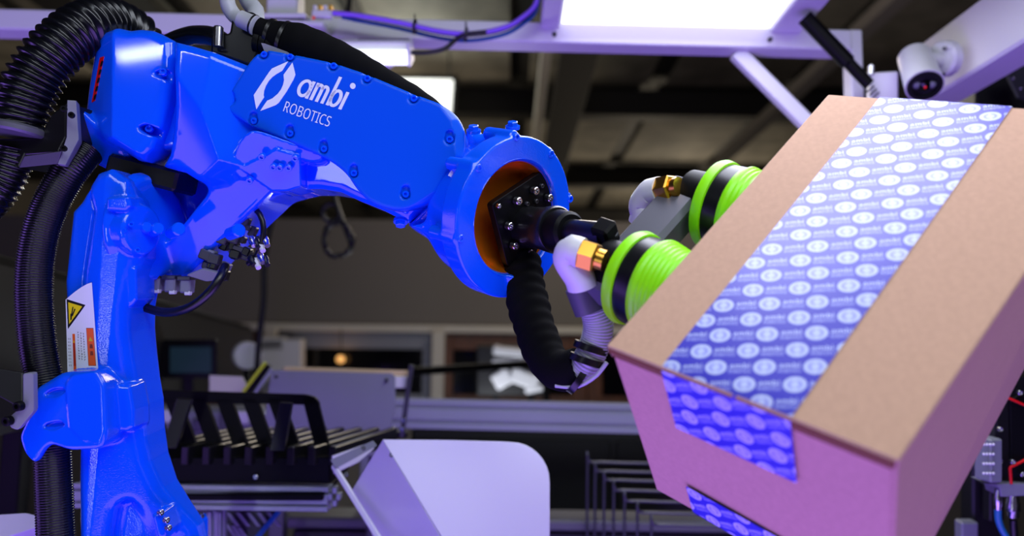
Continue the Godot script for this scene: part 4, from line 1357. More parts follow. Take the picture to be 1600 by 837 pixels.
func warning_label() -> void:
	var img := Image.create(256, 512, false, Image.FORMAT_RGB8)
	img.fill(Color(0.9, 0.92, 0.95))
	var dark := Color(0.08, 0.08, 0.1)
	# hazard triangle with a struck hand shape
	stamp(img, fan(P2([10, 96, 182, 130, 14, 268])), Transform2D(), dark)
	stamp(img, fan(P2([24, 114, 152, 138, 26, 240])), Transform2D(), Color(0.93, 0.85, 0.1))
	stamp(img, fan(P2([62, 140, 72, 142, 52, 200, 42, 196])), Transform2D(), dark)
	stamp(img, fan(P2([80, 150, 90, 154, 60, 196, 52, 190])), Transform2D(), dark)
	stamp(img, fan(P2([40, 178, 56, 186, 50, 214, 38, 218])), Transform2D(), dark)
	# orange panels
	img.fill_rect(Rect2i(176, 262, 64, 218), dark)
	img.fill_rect(Rect2i(178, 264, 60, 214), Color(0.93, 0.38, 0.12))
	stamp(img, fan(P2([190, 338, 206, 312, 226, 338])), Transform2D(), Color(0.85, 0.75, 0.1))
	img.fill_rect(Rect2i(52, 296, 22, 208), Color(0.93, 0.38, 0.12))
	img.fill_rect(Rect2i(52, 350, 22, 130), Color(0.75, 0.2, 0.08))
	stamp(img, fan(P2([54, 346, 62, 332, 72, 346])), Transform2D(), Color(0.85, 0.75, 0.1))
	for g in [[198, 356], [198, 396]]:      # two block signs
		for r in 4: img.fill_rect(Rect2i(g[0], g[1] + r * 6, 24, 3), dark)
		img.fill_rect(Rect2i(g[0] + 10, g[1], 4, 24), dark)
		img.fill_rect(Rect2i(g[0], g[1] + 8, 4, 16), dark)
		img.fill_rect(Rect2i(g[0] + 20, g[1] + 8, 4, 16), dark)
	var rng := RandomNumberGenerator.new()
	rng.seed = 77
	for col in 3:                            # columns of small print
		for k in 11:
			var x := 96 + col * 24
			var y := 282 + k * 15 + col * 4
			for s in 5:
				if rng.randf() < 0.75: img.fill_rect(Rect2i(x + rng.randi() % 8, y + rng.randi() % 9, 2 + rng.randi() % 6, 2), dark)
			img.fill_rect(Rect2i(x + 3, y + 1, 2, 10), dark)
	for k in 9:
		img.fill_rect(Rect2i(14, 320 + k * 19, 4 + rng.randi() % 4, 10), Color(0.55, 0.55, 0.58))
		img.fill_rect(Rect2i(28, 320 + k * 19, 4 + rng.randi() % 4, 10), Color(0.55, 0.55, 0.58))
	var m := mat("warning print", Color.WHITE, 0.4)
	m.albedo_texture = ImageTexture.create_from_image(img)
	# the sheet follows the two flanks of the arm
	var mb := MB.new(cam_t)
	mb.uvs = true
	var rows := 12
	var cols := 6
	var p := V(150, 500, 1.0735)
	var n := Vector3(-0.30, 0.02, 0.95).normalized()
	var grid := []
	for r in rows + 1:
		var t := float(r) / rows
		var lx := lerpf(102.5, 105.5, t)
		var rx := lerpf(143.5, 153.5, t)
		var line := []
		for k in cols + 1:
			var s := float(k) / cols
			var ty := 441.0 + 27.0 * pow(1.0 - s, 1.4)
			var by := 576.0 + 5.0 * (1.0 - s) * (1.0 - s)
			line.append([on_plane(lerpf(lx, rx, s), lerpf(ty, by, t), p, n), Vector2(s, (lerpf(ty, by, t) - 441.0) / 139.0)])
		grid.append(line)
	mb.group = 1
	for r in rows:
		for k in cols:
			var a = grid[r + 1][k]; var b = grid[r + 1][k + 1]; var c = grid[r][k + 1]; var e = grid[r][k]
			mb.quad_uv(a[0], b[0], c[0], e[0], a[1], b[1], c[1], e[1])
	# a little thickness at the back
	var o := obj("warning_sticker", mb, m, arm)
	o.set_meta("label", "white warning sticker with a yellow hazard triangle and orange panels")

func upper_body(blue: Material) -> void:
	# rear cap over the motors
	var f := Field.new(V(105, 280, 1.14) - Vector3(0, 0, 0.16), V(285, 36, 1.13) + Vector3(0, 0.01, 0.08), 0.002)
	var cap := P2([140, 46, 152, 41, 182, 41, 200, 45, 217, 43, 236, 45, 250, 51, 269, 61, 269, 87, 266, 124, 260, 160, 251, 191, 235, 230, 217, 249, 203, 247, 130, 203, 99, 160, 107, 122, 117, 87, 127, 56])
	var left := Vector3(-0.62, 0.05, 0.78).normalized()
	f.slab(cap, V(220, 140, 1.10), Vector3(0.02, 0.10, 1), 0.17, 0.012, 0.0, false, [[V(176, 100, 1.102), left], [V(180, 226, 1.102), Vector3(-0.42, -0.62, 0.67).normalized()]])
	f.slab(P2([124, 168, 160, 203, 202, 244, 190, 264, 177, 270, 145, 254, 114, 240]), V(160, 220, 1.128), Vector3(-0.1, -0.55, 1), 0.10, 0.006, 0.006)
	# screw pockets
	f.slab(smooth_outline(P2([229, 108, 238, 102, 252, 104, 262, 110, 259, 122, 246, 118])), V(250, 112, 1.08), Vector3(0.02, 0.1, 1), 0.032, 0.004, 0.002, true)
	f.slab(smooth_outline(P2([210, 197, 220, 191, 232, 194, 241, 200, 238, 210, 224, 207])), V(228, 200, 1.085), Vector3(0.02, 0.1, 1), 0.032, 0.004, 0.002, true)
	cast("motor_cap", f, blue, arm)
	screw(V(256, 113, 1.103), Vector3(0.1, 0.1, 1), 0.005, blue, arm)
	screw(V(234, 202, 1.108), Vector3(0.1, 0.1, 1), 0.005, blue, arm)
	var strip := MB.new(cam_t)
	var sp := V(176, 100, 1.1005)
	strip.prism(px_poly(P2([156, 90, 162, 88, 148, 157, 143, 160]), sp, left), left, 0.001)
	var so := obj("red_strip", strip, M["red"], arm)
	so.set_meta("label", "narrow red strip with dark marks on the side of the rear cap")
	for k in 5:
		vplate("strip_mark", P2([158 - k * 2.6, 96 + k * 13, 160.5 - k * 2.6, 95 + k * 13, 158.5 - k * 2.6, 103 + k * 13, 156 - k * 2.6, 104 + k * 13]), sp + left * 0.0006, left, 0.0008, M["black plastic"], so, 0.0)

	# main housing, elbow and forearm as one casting
	f = Field.new(V(190, 450, 1.16) - Vector3(0, 0, 0.16), V(745, 40, 1.12) + Vector3(0, 0.01, 0.12), 0.0022)
	var housing := P2([271, 63, 300, 70, 334, 80, 388, 98, 410, 150, 400, 230, 372, 262, 340, 284, 300, 284, 262, 262, 240, 256, 218, 250, 237, 231, 253, 191, 262, 160, 268, 124, 271, 87])
	f.slab(housing, V(300, 150, 1.064), Vector3(0.02, 0.10, 1), 0.22, 0.01, 0.0, false, [[V(300, 148, 1.063), Vector3(-0.43, -0.25, 0.87).normalized()], [V(318, 150, 1.064), Vector3(0.46, 0.02, 0.89).normalized()], [V(312, 280, 1.096), Vector3(0.1, -0.8, 0.6).normalized()]])
	f.slab(P2([228, 78, 300, 85, 300, 230, 218, 236, 236, 190]), V(260, 150, 1.128), Vector3(0, 0, 1), 0.13, 0.01, 0.004)
	# elbow: a deep rear wall and the slanting bright slab
	f.slab(P2([206, 262, 300, 275, 380, 250, 400, 300, 300, 420, 236, 432, 214, 420]), V(260, 340, 1.205), Vector3(0.1, -0.1, 1), 0.12, 0.01, 0.01)
	f.slab(P2([352, 252, 388, 240, 424, 298, 400, 322, 377, 344, 338, 382, 312, 410, 288, 434, 258, 436, 229, 433, 214, 420, 240, 400, 280, 356, 318, 308]), V(330, 340, 1.132), Vector3(-0.12, -0.45, 1), 0.14, 0.006, 0.014)
	f.cylinder(V(222, 356, 1.14), V(240, 356, 1.135), 0.078, 0.07, 0.006, 0.008)
	# forearm under the cover
	f.slab(P2([362, 170, 378, 118, 412, 80, 520, 100, 650, 152, 716, 190, 730, 222, 726, 262, 706, 302, 660, 330, 636, 348, 600, 329, 560, 313, 530, 299, 500, 294, 470, 294, 440, 301, 420, 298, 388, 280, 366, 240]), V(540, 210, 1.105), Vector3(-0.12, -0.16, 1), 0.13, 0.012, 0.014)
	f.cylinder(V(668, 252, 1.18), V(664, 252, 1.085), 0.066, 0.062, 0.008, 0.01)
	# pad and bolt plate
	f.slab(smooth_outline(P2([364, 262, 366, 238, 378, 214, 398, 203, 440, 216, 498, 238, 500, 250, 480, 252, 446, 240, 410, 262, 380, 280]), 3), V(420, 236, 1.075), Vector3(0, -0.6, 1), 0.05, 0.003, 0.002)
	f.slab(P2([373, 262, 432, 231, 468, 242, 470, 291, 448, 298, 424, 298]), V(425, 265, 1.085), Vector3(-0.05, -0.55, 1), 0.08, 0.002, 0.0015)
	cast("arm_casting", f, blue, arm)
	for q in [[410, 244], [428, 260], [452, 261], [438, 261], [391, 281], [462, 246]]:
		screw(V(q[0], q[1], 1.078 + (q[1] - 262) * 0.0005), Vector3(-0.05, -0.55, 1), 0.0046, blue, arm)

func wrist(blue: Material) -> void:
	var n := WRIST_AXIS.normalized()
	var c := V(808, 341, 1.07)
	var f := Field.new(V(628, 470, 1.09) - Vector3(0, 0, 0.17), V(905, 182, 1.08) + Vector3(0, 0, 0.09), 0.002)
	# neck from the forearm to the ring
	f.slab(P2([636, 350, 664, 330, 706, 300, 728, 250, 732, 206, 760, 208, 790, 214, 830, 226, 820, 330, 790, 440, 740, 424, 702, 398, 682, 376]), V(735, 310, 1.098), Vector3(-0.22, -0.16, 1), 0.15, 0.016, 0.0)
	f.slab(P2([640, 352, 700, 342, 742, 424, 784, 458, 740, 436, 704, 402, 684, 380]), V(700, 380, 1.075), Vector3(-0.1, -0.5, 1), 0.12, 0.008, 0.01)
	f.cylinder(c - n * 0.085, c - n * 0.012, 0.086, 0.099, 0.012, 0.014)
	f.cylinder(c - n * 0.03, c, 0.106, 0.106, 0.003, 0.004)
	f.slab(P2([640, 350, 684, 382, 732, 424, 782, 458, 808, 452, 800, 400, 740, 330, 690, 300]), V(740, 400, 1.085), Vector3(-0.45, -0.45, 1), 0.08, 0.004, 0.008)
	f.slab(P2([728, 200, 748, 198, 752, 212, 776, 203, 792, 204, 790, 222, 730, 226]), V(760, 212, 1.09), Vector3(0, 0.2, 1), 0.08, 0.006, 0.006)
	# ears round the rim
	var ears := [[804, 214], [888, 310], [808, 448], [717, 372], [745, 262], [858, 240]]
	for e in ears:
		var q := on_plane(e[0], e[1], c - n * 0.004, n)
		f.cylinder(q - n * 0.05, q, 0.0088, 0.0088, 0.002, 0.004)
	f.cylinder(c - n * 0.075, c + n * 0.05, 0.0745, 0.0745, 0.004, 0.003, true)
	f.slab(smooth_outline(P2([686, 318, 716, 300, 736, 330, 726, 372, 700, 362])), V(712, 340, 1.07), Vector3(-0.1, -0.2, 1), 0.05, 0.006, 0.01)
	cast("wrist_housing", f, M["cast paint"], arm)
	for e in ears: screw(on_plane(e[0], e[1], c - n * 0.004, n), n, 0.0052, blue, arm)
	for q in [[740, 204, 1.06], [626, 346, 1.08], [801, 198, 1.06]]:
		screw(V(q[0], q[1], q[2]), Vector3(0, 0.9 if q[1] < 300 else -0.9, 0.4), 0.007, blue, arm, "bolt", true)
	vlathe("bore_lining", [Vector2(-0.004, 0.0742), Vector2(-0.010, 0.0725), Vector2(-0.020, 0.068), Vector2(-0.030, 0.058), Vector2(-0.036, 0.03), Vector2(-0.037, 0.0)], c, n, M["amber metal"], arm, 48).set_meta("label", "polished amber coloured bowl inside the wrist ring")
	vlathe("seal_ring", [Vector2(-0.006, 0.0735), Vector2(-0.001, 0.0755), Vector2(0.0005, 0.0775), Vector2(-0.002, 0.079)], c, n, blue, arm, 48)
	# small stickers near the wrist joint
	var sn := Vector3(0.25, 0, 1).normalized()
	for q in [[P2([711, 256, 716, 258, 708, 278, 700, 274]), "label white"], [P2([718, 266, 728, 268, 722, 282, 713, 280]), "label white"], [P2([719, 272, 726, 274, 722, 280, 715, 277]), "red"]]:
		vplate("sticker", q[0], V(715, 268, 1.036), sn, 0.0008 if q[1] != "red" else 0.0012, M[q[1]], arm, 0.0)

var cover_p := Vector3.ZERO
var cover_n := Vector3(-0.12, 0.0, 1.0).normalized()

func on_cover(zx: float, zy: float, lift: float) -> Vector3:     # tracing units of the lettering -> a point just above the cover
	return on_plane(380 + zx / 5.23, 60 + zy / 5.23, cover_p + cover_n * lift, cover_n)

func cover() -> void:
	cover_p = V(540, 200, 1.06)
	var out := rounded(P2([353, 172, 357, 148, 376, 116, 392, 92, 410, 76, 450, 83, 519, 97, 572, 115, 648, 147, 690, 162, 713, 177, 725, 198, 727, 224, 722, 256, 706, 288, 680, 310, 656, 322, 622, 329, 596, 324, 572, 312, 556, 294, 542, 272, 526, 258, 503, 244, 452, 221, 394, 198]), 12, 3)
	var spots := [[411, 84], [452, 88], [520, 102], [573, 122], [646, 153], [702, 217], [633, 303], [552, 270], [505, 232], [452, 208], [395, 188], [360, 156]]
	var f := Field.new(V(345, 335, 1.10) - Vector3(0, 0, 0.04), V(735, 68, 1.07) + Vector3(0.01, 0.0, 0.075), 0.0022)
	var chamfers := []
	for a in [[722, 212, 0.62, 0.1], [716, 178, 0.5, 0.45], [712, 272, 0.55, -0.4], [676, 318, 0.3, -0.62]]:
		chamfers.append([on_plane(a[0] - a[2] * 22, a[1] + a[3] * 22, cover_p, cover_n), Vector3(a[2], a[3], 0.75).normalized()])
	f.slab(out, cover_p, cover_n, 0.045, 0.0035, 0.0, false, chamfers)
	for q in spots:
		var p := on_plane(q[0], q[1], cover_p, cover_n)
		var away := Vector3(q[0] - 545.0, -(q[1] - 200.0), 0) .normalized()
		f.cylinder(p - cover_n * 0.0055, p + cover_n * 0.02, 0.0066, 0.0066, 0.001, 0.0008, true)
		f.cylinder(p - cover_n * 0.0055 + Vector3(0, 0.006, 0), p + cover_n * 0.02 + Vector3(0, 0.006, 0), 0.005, 0.006, 0.001, 0.0008, true)
	var o := cast("forearm_cover", f, M["cover paint"], arm)
	vplate("top_lip", P2([408, 67, 414, 68, 449, 81, 446, 88, 413, 80]), cover_p - cover_n * 0.006, cover_n, 0.01, M["grey plastic"], arm, 0.0)
	for q in spots:
		screw(on_plane(q[0], q[1], cover_p, cover_n) - cover_n * 0.0065, cover_n, 0.0045, M["blue paint"], arm)
	# emblem: two halves of a split hexagonal ring
	var e := MB.new(cam_t)
	for half in [P2([366, 187, 300, 216, 235, 245, 213, 272, 150, 366, 86, 462, 96, 520, 107, 578, 140, 526, 170, 480, 166, 462, 171, 425, 186, 385, 208, 348, 238, 315, 270, 292, 318, 264]), P2([402, 197, 414, 245, 426, 296, 408, 340, 350, 440, 290, 526, 262, 546, 140, 592, 166, 550, 196, 508, 240, 488, 282, 452, 308, 418, 326, 378, 334, 340, 330, 296])]:
		var pp := PackedVector3Array()
		for q in half: pp.append(on_cover(q.x, q.y, 0.0007))
		e.prism(pp, cover_n, 0.0006)
	obj("emblem", e, M["logo white"], o)
	# the word in rounded slanting strokes
	var t := MB.new(cam_t)
	var strokes := []
	var oval := func(cx: float, rx: float) -> Array:
		var r := []
		for k in 29: r.append(Vector2(cx + rx * cos(TAU * k / 28.0), 80 + 66 * sin(TAU * k / 28.0)))
		return r
	var arch := func(x0: float, x1: float) -> Array:
		var r := [Vector2(x1, 2)]
		for k in 11: r.append(Vector2((x0 + x1) / 2 + (x1 - x0) / 2 * cos(PI * k / 10.0), 112 + 34 * sin(PI * k / 10.0)))
		return r
	strokes.append(oval.call(70, 43))
	strokes.append([Vector2(117, 2), Vector2(117, 158)])
	strokes.append([Vector2(156, 2), Vector2(156, 158)])
	strokes.append(arch.call(156, 203))
	strokes.append(arch.call(203, 250))
	strokes.append([Vector2(296, 2), Vector2(296, 262)])
	strokes.append(oval.call(335, 36))
	strokes.append([Vector2(405, 2), Vector2(405, 160)])
	var place := func(q: Vector2) -> Vector3:
		return on_cover(402 + q.x * 0.952 + q.y * 0.43, 457 + q.x * 0.306 - q.y * 0.89, 0.0007)
	for s in strokes:
		for k in s.size() - 1:
			var a: Vector2 = s[k]
			var b: Vector2 = s[k + 1]
			var w := (b - a).normalized().orthogonal() * 13.5
			var closed: bool = s.size() > 20
			var wa := w
			var wb := w
			if s.size() > 2:
				var pa: Vector2 = s[k - 1] if k > 0 else (s[s.size() - 2] if closed else a)
				var nb: Vector2 = s[k + 2] if k + 2 < s.size() else (s[1] if closed else b)
				wa = (b - pa).normalized().orthogonal() * 13.5
				wb = (nb - a).normalized().orthogonal() * 13.5
			var q0: Vector3 = place.call(a + wa)
			var q1: Vector3 = place.call(b + wb)
			var q2: Vector3 = place.call(b - wb)
			var q3: Vector3 = place.call(a - wa)
			if (q1 - q0).cross(q2 - q0).dot(cover_n) > 0: t.quad(q0, q1, q2, q3)
			else: t.quad(q3, q2, q1, q0)
	var dot := PackedVector3Array()
	for k in 16: dot.append(on_cover(895 + 23 * cos(TAU * k / 16), 388 + 25 * sin(TAU * k / 16), 0.0007))
	t.prism(dot, cover_n, 0.0006)
	obj("word_lettering", t, M["logo white"], o)
	var g := glyphs("ROBOTICS", "Droid Sans", 400)
	var wide := 0.0
	var high := 0.0
	for q in g:
		wide = maxf(wide, q.x); high = maxf(high, q.y)
	var l := MB.new(cam_t)
	for i in range(0, g.size(), 3):
		var tri := []
		for k in 3:
			var q := Vector2(g[i + k].x / wide * 392.0, g[i + k].y / high * 88.0)
			tri.append(on_cover(324 + q.x * 0.953 + q.y * 0.33, 594 + q.x * 0.330 - q.y * 0.94, 0.0008))
		if (tri[1] - tri[0]).cross(tri[2] - tri[0]).dot(cover_n) < 0: tri.reverse()
		l.tri(tri[0], tri[1], tri[2])
	obj("line_lettering", l, M["logo white"], o)

func arm_fittings(blue: Material) -> void:
	# grey cable plate and black clamp beside the rear cap
	var dn := Vector3(-0.1, 0, 1).normalized()
	vplate("clamp_plate", P2([105, 156, 119, 157, 123, 218, 102, 258, 90, 256, 104, 214]), V(110, 205, 1.07), Vector3(0.35, 0, 0.94).normalized(), 0.03, M["grey plastic"], arm, 0.001)
	vplate("clamp_block", P2([-20, 216, 30, 216, 60, 214, 80, 178, 104, 160, 104, 214, 92, 238, 40, 242, 30, 262, -20, 240]), V(60, 210, 1.08), dn, 0.08, M["black plastic"], arm, 0.003)
	vplate("clamp_gusset", P2([38, 244, 96, 236, 90, 256, 30, 262]), V(60, 250, 1.065), Vector3(0, -0.4, 1).normalized(), 0.004, M["dark aluminium"], arm, 0.0005)
	for q in [[100, 170], [100, 232], [112, 180]]:
		screw(V(q[0], q[1], 1.055), Vector3(0.3, 0, 1), 0.004, M["black metal"], arm)
	# plate of the second clamp low at the frame edge
	vplate("hose_bracket", P2([-30, 570, 36, 581, 36, 640, 0, 620, -30, 600]), V(20, 600, 1.03), Vector3(0.1, 0.3, 0.9).normalized(), 0.05, M["dark panel"], arm, 0.002)
	vplate("bracket_plate", rounded(P2([36, 583, 52, 582, 53, 642, 28, 672, 16, 668, 14, 652, 36, 632]), 4), V(40, 630, 1.01), Vector3(0.15, 0, 1).normalized(), 0.012, M["grey plastic"], arm, 0.001)
	for q in [[31, 634], [14, 657]]:
		screw(V(q[0], q[1], 1.005), Vector3(-0.2, 0, 1), 0.006, M["black metal"], arm)
	# hose saddle on top of the housing
	vplate("hose_saddle", rounded(P2([328, 82, 330, 54, 338, 50, 358, 52, 362, 26, 372, 16, 396, 18, 408, 34, 410, 70, 396, 100, 388, 102]), 5), V(365, 60, 1.138), Vector3(0, 0, 1), 0.07, M["black plastic"], arm, 0.004)
	vlathe("saddle_bolt", [Vector2(-0.02, 0), Vector2(-0.02, 0.007), Vector2(0.006, 0.007), Vector2(0.008, 0.005), Vector2(0.008, 0)], V(341, 50, 1.13), Vector3.UP, M["steel"], arm, 14)
	for k in 4:
		vlathe("saddle_rib", [Vector2(-0.004, 0), Vector2(-0.004, 0.016), Vector2(0.004, 0.016), Vector2(0.004, 0)], V(404 + k * 10, 64 + k * 3, 1.14), Vector3(1, -0.25, 0), M["black metal"], arm, 16)
	# shaft pins at the elbow
	for q in [[226, 357, 0.0075], [243, 359, 0.008], [275, 360, 0.009], [368, 362, 0.009]]:
		vlathe("stop_pin", [Vector2(-0.02, 0), Vector2(-0.02, q[2]), Vector2(0.014, q[2]), Vector2(0.016, q[2] * 0.8), Vector2(0.016, 0)], V(q[0], q[1], 1.10), Vector3(0.6, 0.1, 0.8), blue, arm, 20)
	for q in [[215, 290], [214, 322], [336, 152]]:
		screw(V(q[0], q[1], 1.09 if q[0] > 300 else 1.12), Vector3(0.3, 0, 1), 0.005, blue, arm)
	vplate("sticker", P2([342, 174, 350, 177, 351, 184, 341, 182]), V(346, 179, 1.098), Vector3(-0.2, -0.2, 1).normalized(), 0.0008, M["label white"], arm, 0.0)
	vplate("sticker_mark", P2([345, 176, 349, 178, 348, 182, 344, 180]), V(346, 179, 1.0975), Vector3(-0.2, -0.2, 1).normalized(), 0.0008, M["red"], arm, 0.0)
	# connectors and valves behind the elbow
	vbox("dark_recess_box", V(240, 274, 1.17), Vector3(0.1, 0.03, 0.08), M["black plastic"], arm, Basis(Vector3.BACK, -0.25), 0.004)
	for k in 4:
		var x := 221.0 + k * 24
		var cn := vbox("connector", V(x, 441 + k * 1.5, 1.16), Vector3(0.015, 0.022, 0.02), M["grey plastic"], arm, Basis(Vector3.BACK, -0.08), 0.002)
		vbox("connector_collar", V(x - 1, 430 + k * 1.5, 1.16), Vector3(0.019, 0.006, 0.024), M["dark aluminium"], cn, Basis(), 0.001)
		vbox("latch", V(x + 1, 453 + k * 1.5, 1.155), Vector3(0.008, 0.006, 0.01), M["white plastic"], cn, Basis(), 0.001)
	vplate("valve_plate", rounded(P2([290, 430, 316, 420, 342, 426, 336, 438, 322, 440]), 4), V(315, 430, 1.14), Vector3(0, -0.3, 1).normalized(), 0.006, M["grey plastic"], arm)
	var rng := RandomNumberGenerator.new()
	rng.seed = 12
	for k in 30:
		var u := rng.randf()
		var w := rng.randf() - 0.5
		var x := lerpf(330, 398, u) + w * 30
		var y := lerpf(422, 352, u) + w * 34
		var mm: Material = [M["grey plastic"], M["dark aluminium"], M["dark aluminium"], M["black plastic"], M["black plastic"]][rng.randi() % 5]
		vbox("valve_block", V(x, y, 1.15 + rng.randf() * 0.03), Vector3(0.008 + rng.randf() * 0.012, 0.006 + rng.randf() * 0.01, 0.015), mm, arm, Basis(Vector3.BACK, -0.45 + rng.randf() * 0.2), 0.0015)
	for k in 8:
		vlathe("push_fitting", [Vector2(0, 0), Vector2(0, 0.005), Vector2(0.008, 0.005), Vector2(0.010, 0.0038), Vector2(0.016, 0.0038), Vector2(0.016, 0)], V(392 + (k % 4) * 7, 372 + (k / 4) * 26 + (k % 3) * 4, 1.14), Vector3(0.4, -0.6, 0.5), [M["steel"], M["black plastic"], M["white plastic"]][k % 3], arm, 12)

# ---------------------------------------------------------------- hoses and cables on the arm
func ribbed(called: String, pts: Array, r: float, pitch: float, depth: float, m: Material, parent: Node3D = self, round_ := true, segs := 26) -> MeshInstance3D:
	var per := 6
	var path := curve(pts, pitch / per)
	var radii := []
	for i in path.size():
		var t := float(i % per) / per
		radii.append(r - depth * (0.5 - 0.5 * cos(TAU * t)) if round_ else r - (depth if t >= 0.66 else 0.0))
	var mb := MB.new(cam_t)
	mb.tube(path, radii, segs)
	return obj(called, mb, m, parent)

func hoses() -> void:
	# thick corrugated hose that arches over from behind the cap
	var t := thing("corrugated_hose", "thick glossy black corrugated hose arching from behind the rear cap to its clamp", "hose", U(36, 210, 1.1))
	ribbed("hose", [V(222, 74, 1.24), V(206, 52, 1.22), V(172, 37, 1.18), V(128, 46, 1.13), V(82, 84, 1.10), V(50, 130, 1.09), V(33, 176, 1.085), V(28, 206, 1.085)], 0.0368, 0.0112, 0.0075, M["hose black"], t, true, 34)
	vlathe("end_collar", [Vector2(-0.006, 0), Vector2(-0.006, 0.0365), Vector2(-0.003, 0.039), Vector2(0.003, 0.039), Vector2(0.006, 0.036), Vector2(0.006, 0.0)], V(28, 205, 1.085), Vector3(-0.16, -1, 0.12), M["manifold"], t, 36)
	tag(ribbed("lower_hose", [V(24, 232, 1.10), V(20, 250, 1.10), V(8, 280, 1.10), V(-14, 310, 1.10), V(-50, 340, 1.12)], 0.026, 0.0075, 0.004, M["hose black"]), "short black corrugated hose leaving the clamp downwards beside the rear cap", "hose")
	# slim ribbed conduit down the lower arm
	tag(ribbed("ribbed_conduit", [V(134, 236, 1.13), V(110, 266, 1.11), V(80, 318, 1.10), V(60, 380, 1.09), V(53, 450, 1.085), V(58, 530, 1.085), V(70, 600, 1.085), V(80, 680, 1.08), V(84, 760, 1.075), V(88, 850, 1.07), V(92, 940, 1.07)], 0.0235, 0.0034, 0.0016, M["hose black"], self, true, 22), "long black finely ribbed conduit running down beside the blue lower arm through its clamp", "conduit")
	# black sleeve along the top of the forearm
	t = thing("cable_sleeve", "tapering black cloth cable sleeve lying along the top of the forearm cover", "sleeve", U(500, 90, 1.15))
	var path := curve([V(390, 36, 1.13), V(430, 56, 1.14), V(480, 76, 1.145), V(540, 103, 1.15), V(600, 134, 1.15), V(650, 160, 1.15), V(690, 190, 1.15)], 0.006)
	var radii := []
	for i in path.size():
		var s := float(i) / (path.size() - 1)
		radii.append(lerpf(0.0128, 0.030, smoothstep(0.0, 0.25, s)) * lerpf(1.0, 0.62, smoothstep(0.3, 1.0, s)) + 0.0005 * sin(i * 1.3))
	var mb := MB.new(cam_t)
	mb.tube(path, radii, 24)
	obj("sleeve", mb, M["sleeve cloth"], t)
	for q in [[422, 52, 0.0205], [444, 62, 0.0262]]:
		vlathe("tie", [Vector2(-0.0025, q[2] - 0.003), Vector2(-0.0025, q[2]), Vector2(0.0025, q[2]), Vector2(0.0025, q[2] - 0.003)], V(q[0], q[1], 1.14), Vector3(1, -0.4, 0), M["black plastic"], t, 24)
	# pale pipe that comes down into the saddle
	t = thing("pale_hose", "smooth pale grey hose curving down into the black saddle on the housing", "hose", U(380, 20, 1.13))
	vtube("pipe", [V(352, -40, 1.15), V(354, -10, 1.15), V(357, 10, 1.15), V(368, 26, 1.15), V(384, 34, 1.135), V(396, 39, 1.13)], 0.0105, M["grey hose"], t, 0.006, 18)
	vlathe("ferrule", [Vector2(-0.013, 0), Vector2(-0.013, 0.0118), Vector2(0.004, 0.0122), Vector2(0.006, 0.0135), Vector2(0.011, 0.0135), Vector2(0.012, 0.0)], V(388, 35, 1.125), Vector3(0.9, -0.42, 0.1), M["grey hose"], t, 22)
	vlathe("ferrule_ring", [Vector2(0.007, 0.0133), Vector2(0.007, 0.0141), Vector2(0.0095, 0.0141), Vector2(0.0095, 0.0133)], V(388, 35, 1.125), Vector3(0.9, -0.42, 0.1), M["black plastic"], t, 22)
	tag(vtube("pale_pipe", [V(384, -6, 1.2), V(392, 8, 1.2), V(400, 18, 1.19), V(398, 34, 1.18)], 0.012, M["grey hose"]), "short pale grey pipe behind the black saddle, beside the curving hose", "pipe")
	tag(vtube("housing_hose", [V(250, 74, 1.24), V(282, 60, 1.22), V(310, 54, 1.2), V(340, 60, 1.18), V(372, 84, 1.18)], 0.0135, M["hose black"]), "black hose lying along the top of the main housing behind its saddle", "hose")
	# cable loop under the elbow
	tag(vtube("elbow_cable", [V(206, 470, 1.15), V(232, 482, 1.14), V(262, 488, 1.13), V(296, 480, 1.12), V(326, 458, 1.115), V(345, 432, 1.12), V(352, 416, 1.14)], 0.0062, M["cable black"]), "black cable looping under the elbow from the lower arm to the valves", "cable")
	tag(vtube("valve_cable", [V(382, 330, 1.16), V(398, 326, 1.14), V(410, 344, 1.135), V(411, 372, 1.135), V(402, 398, 1.14), V(388, 412, 1.15)], 0.004, M["cable black"]), "thin black cable bowed around the valve fittings behind the elbow", "cable")

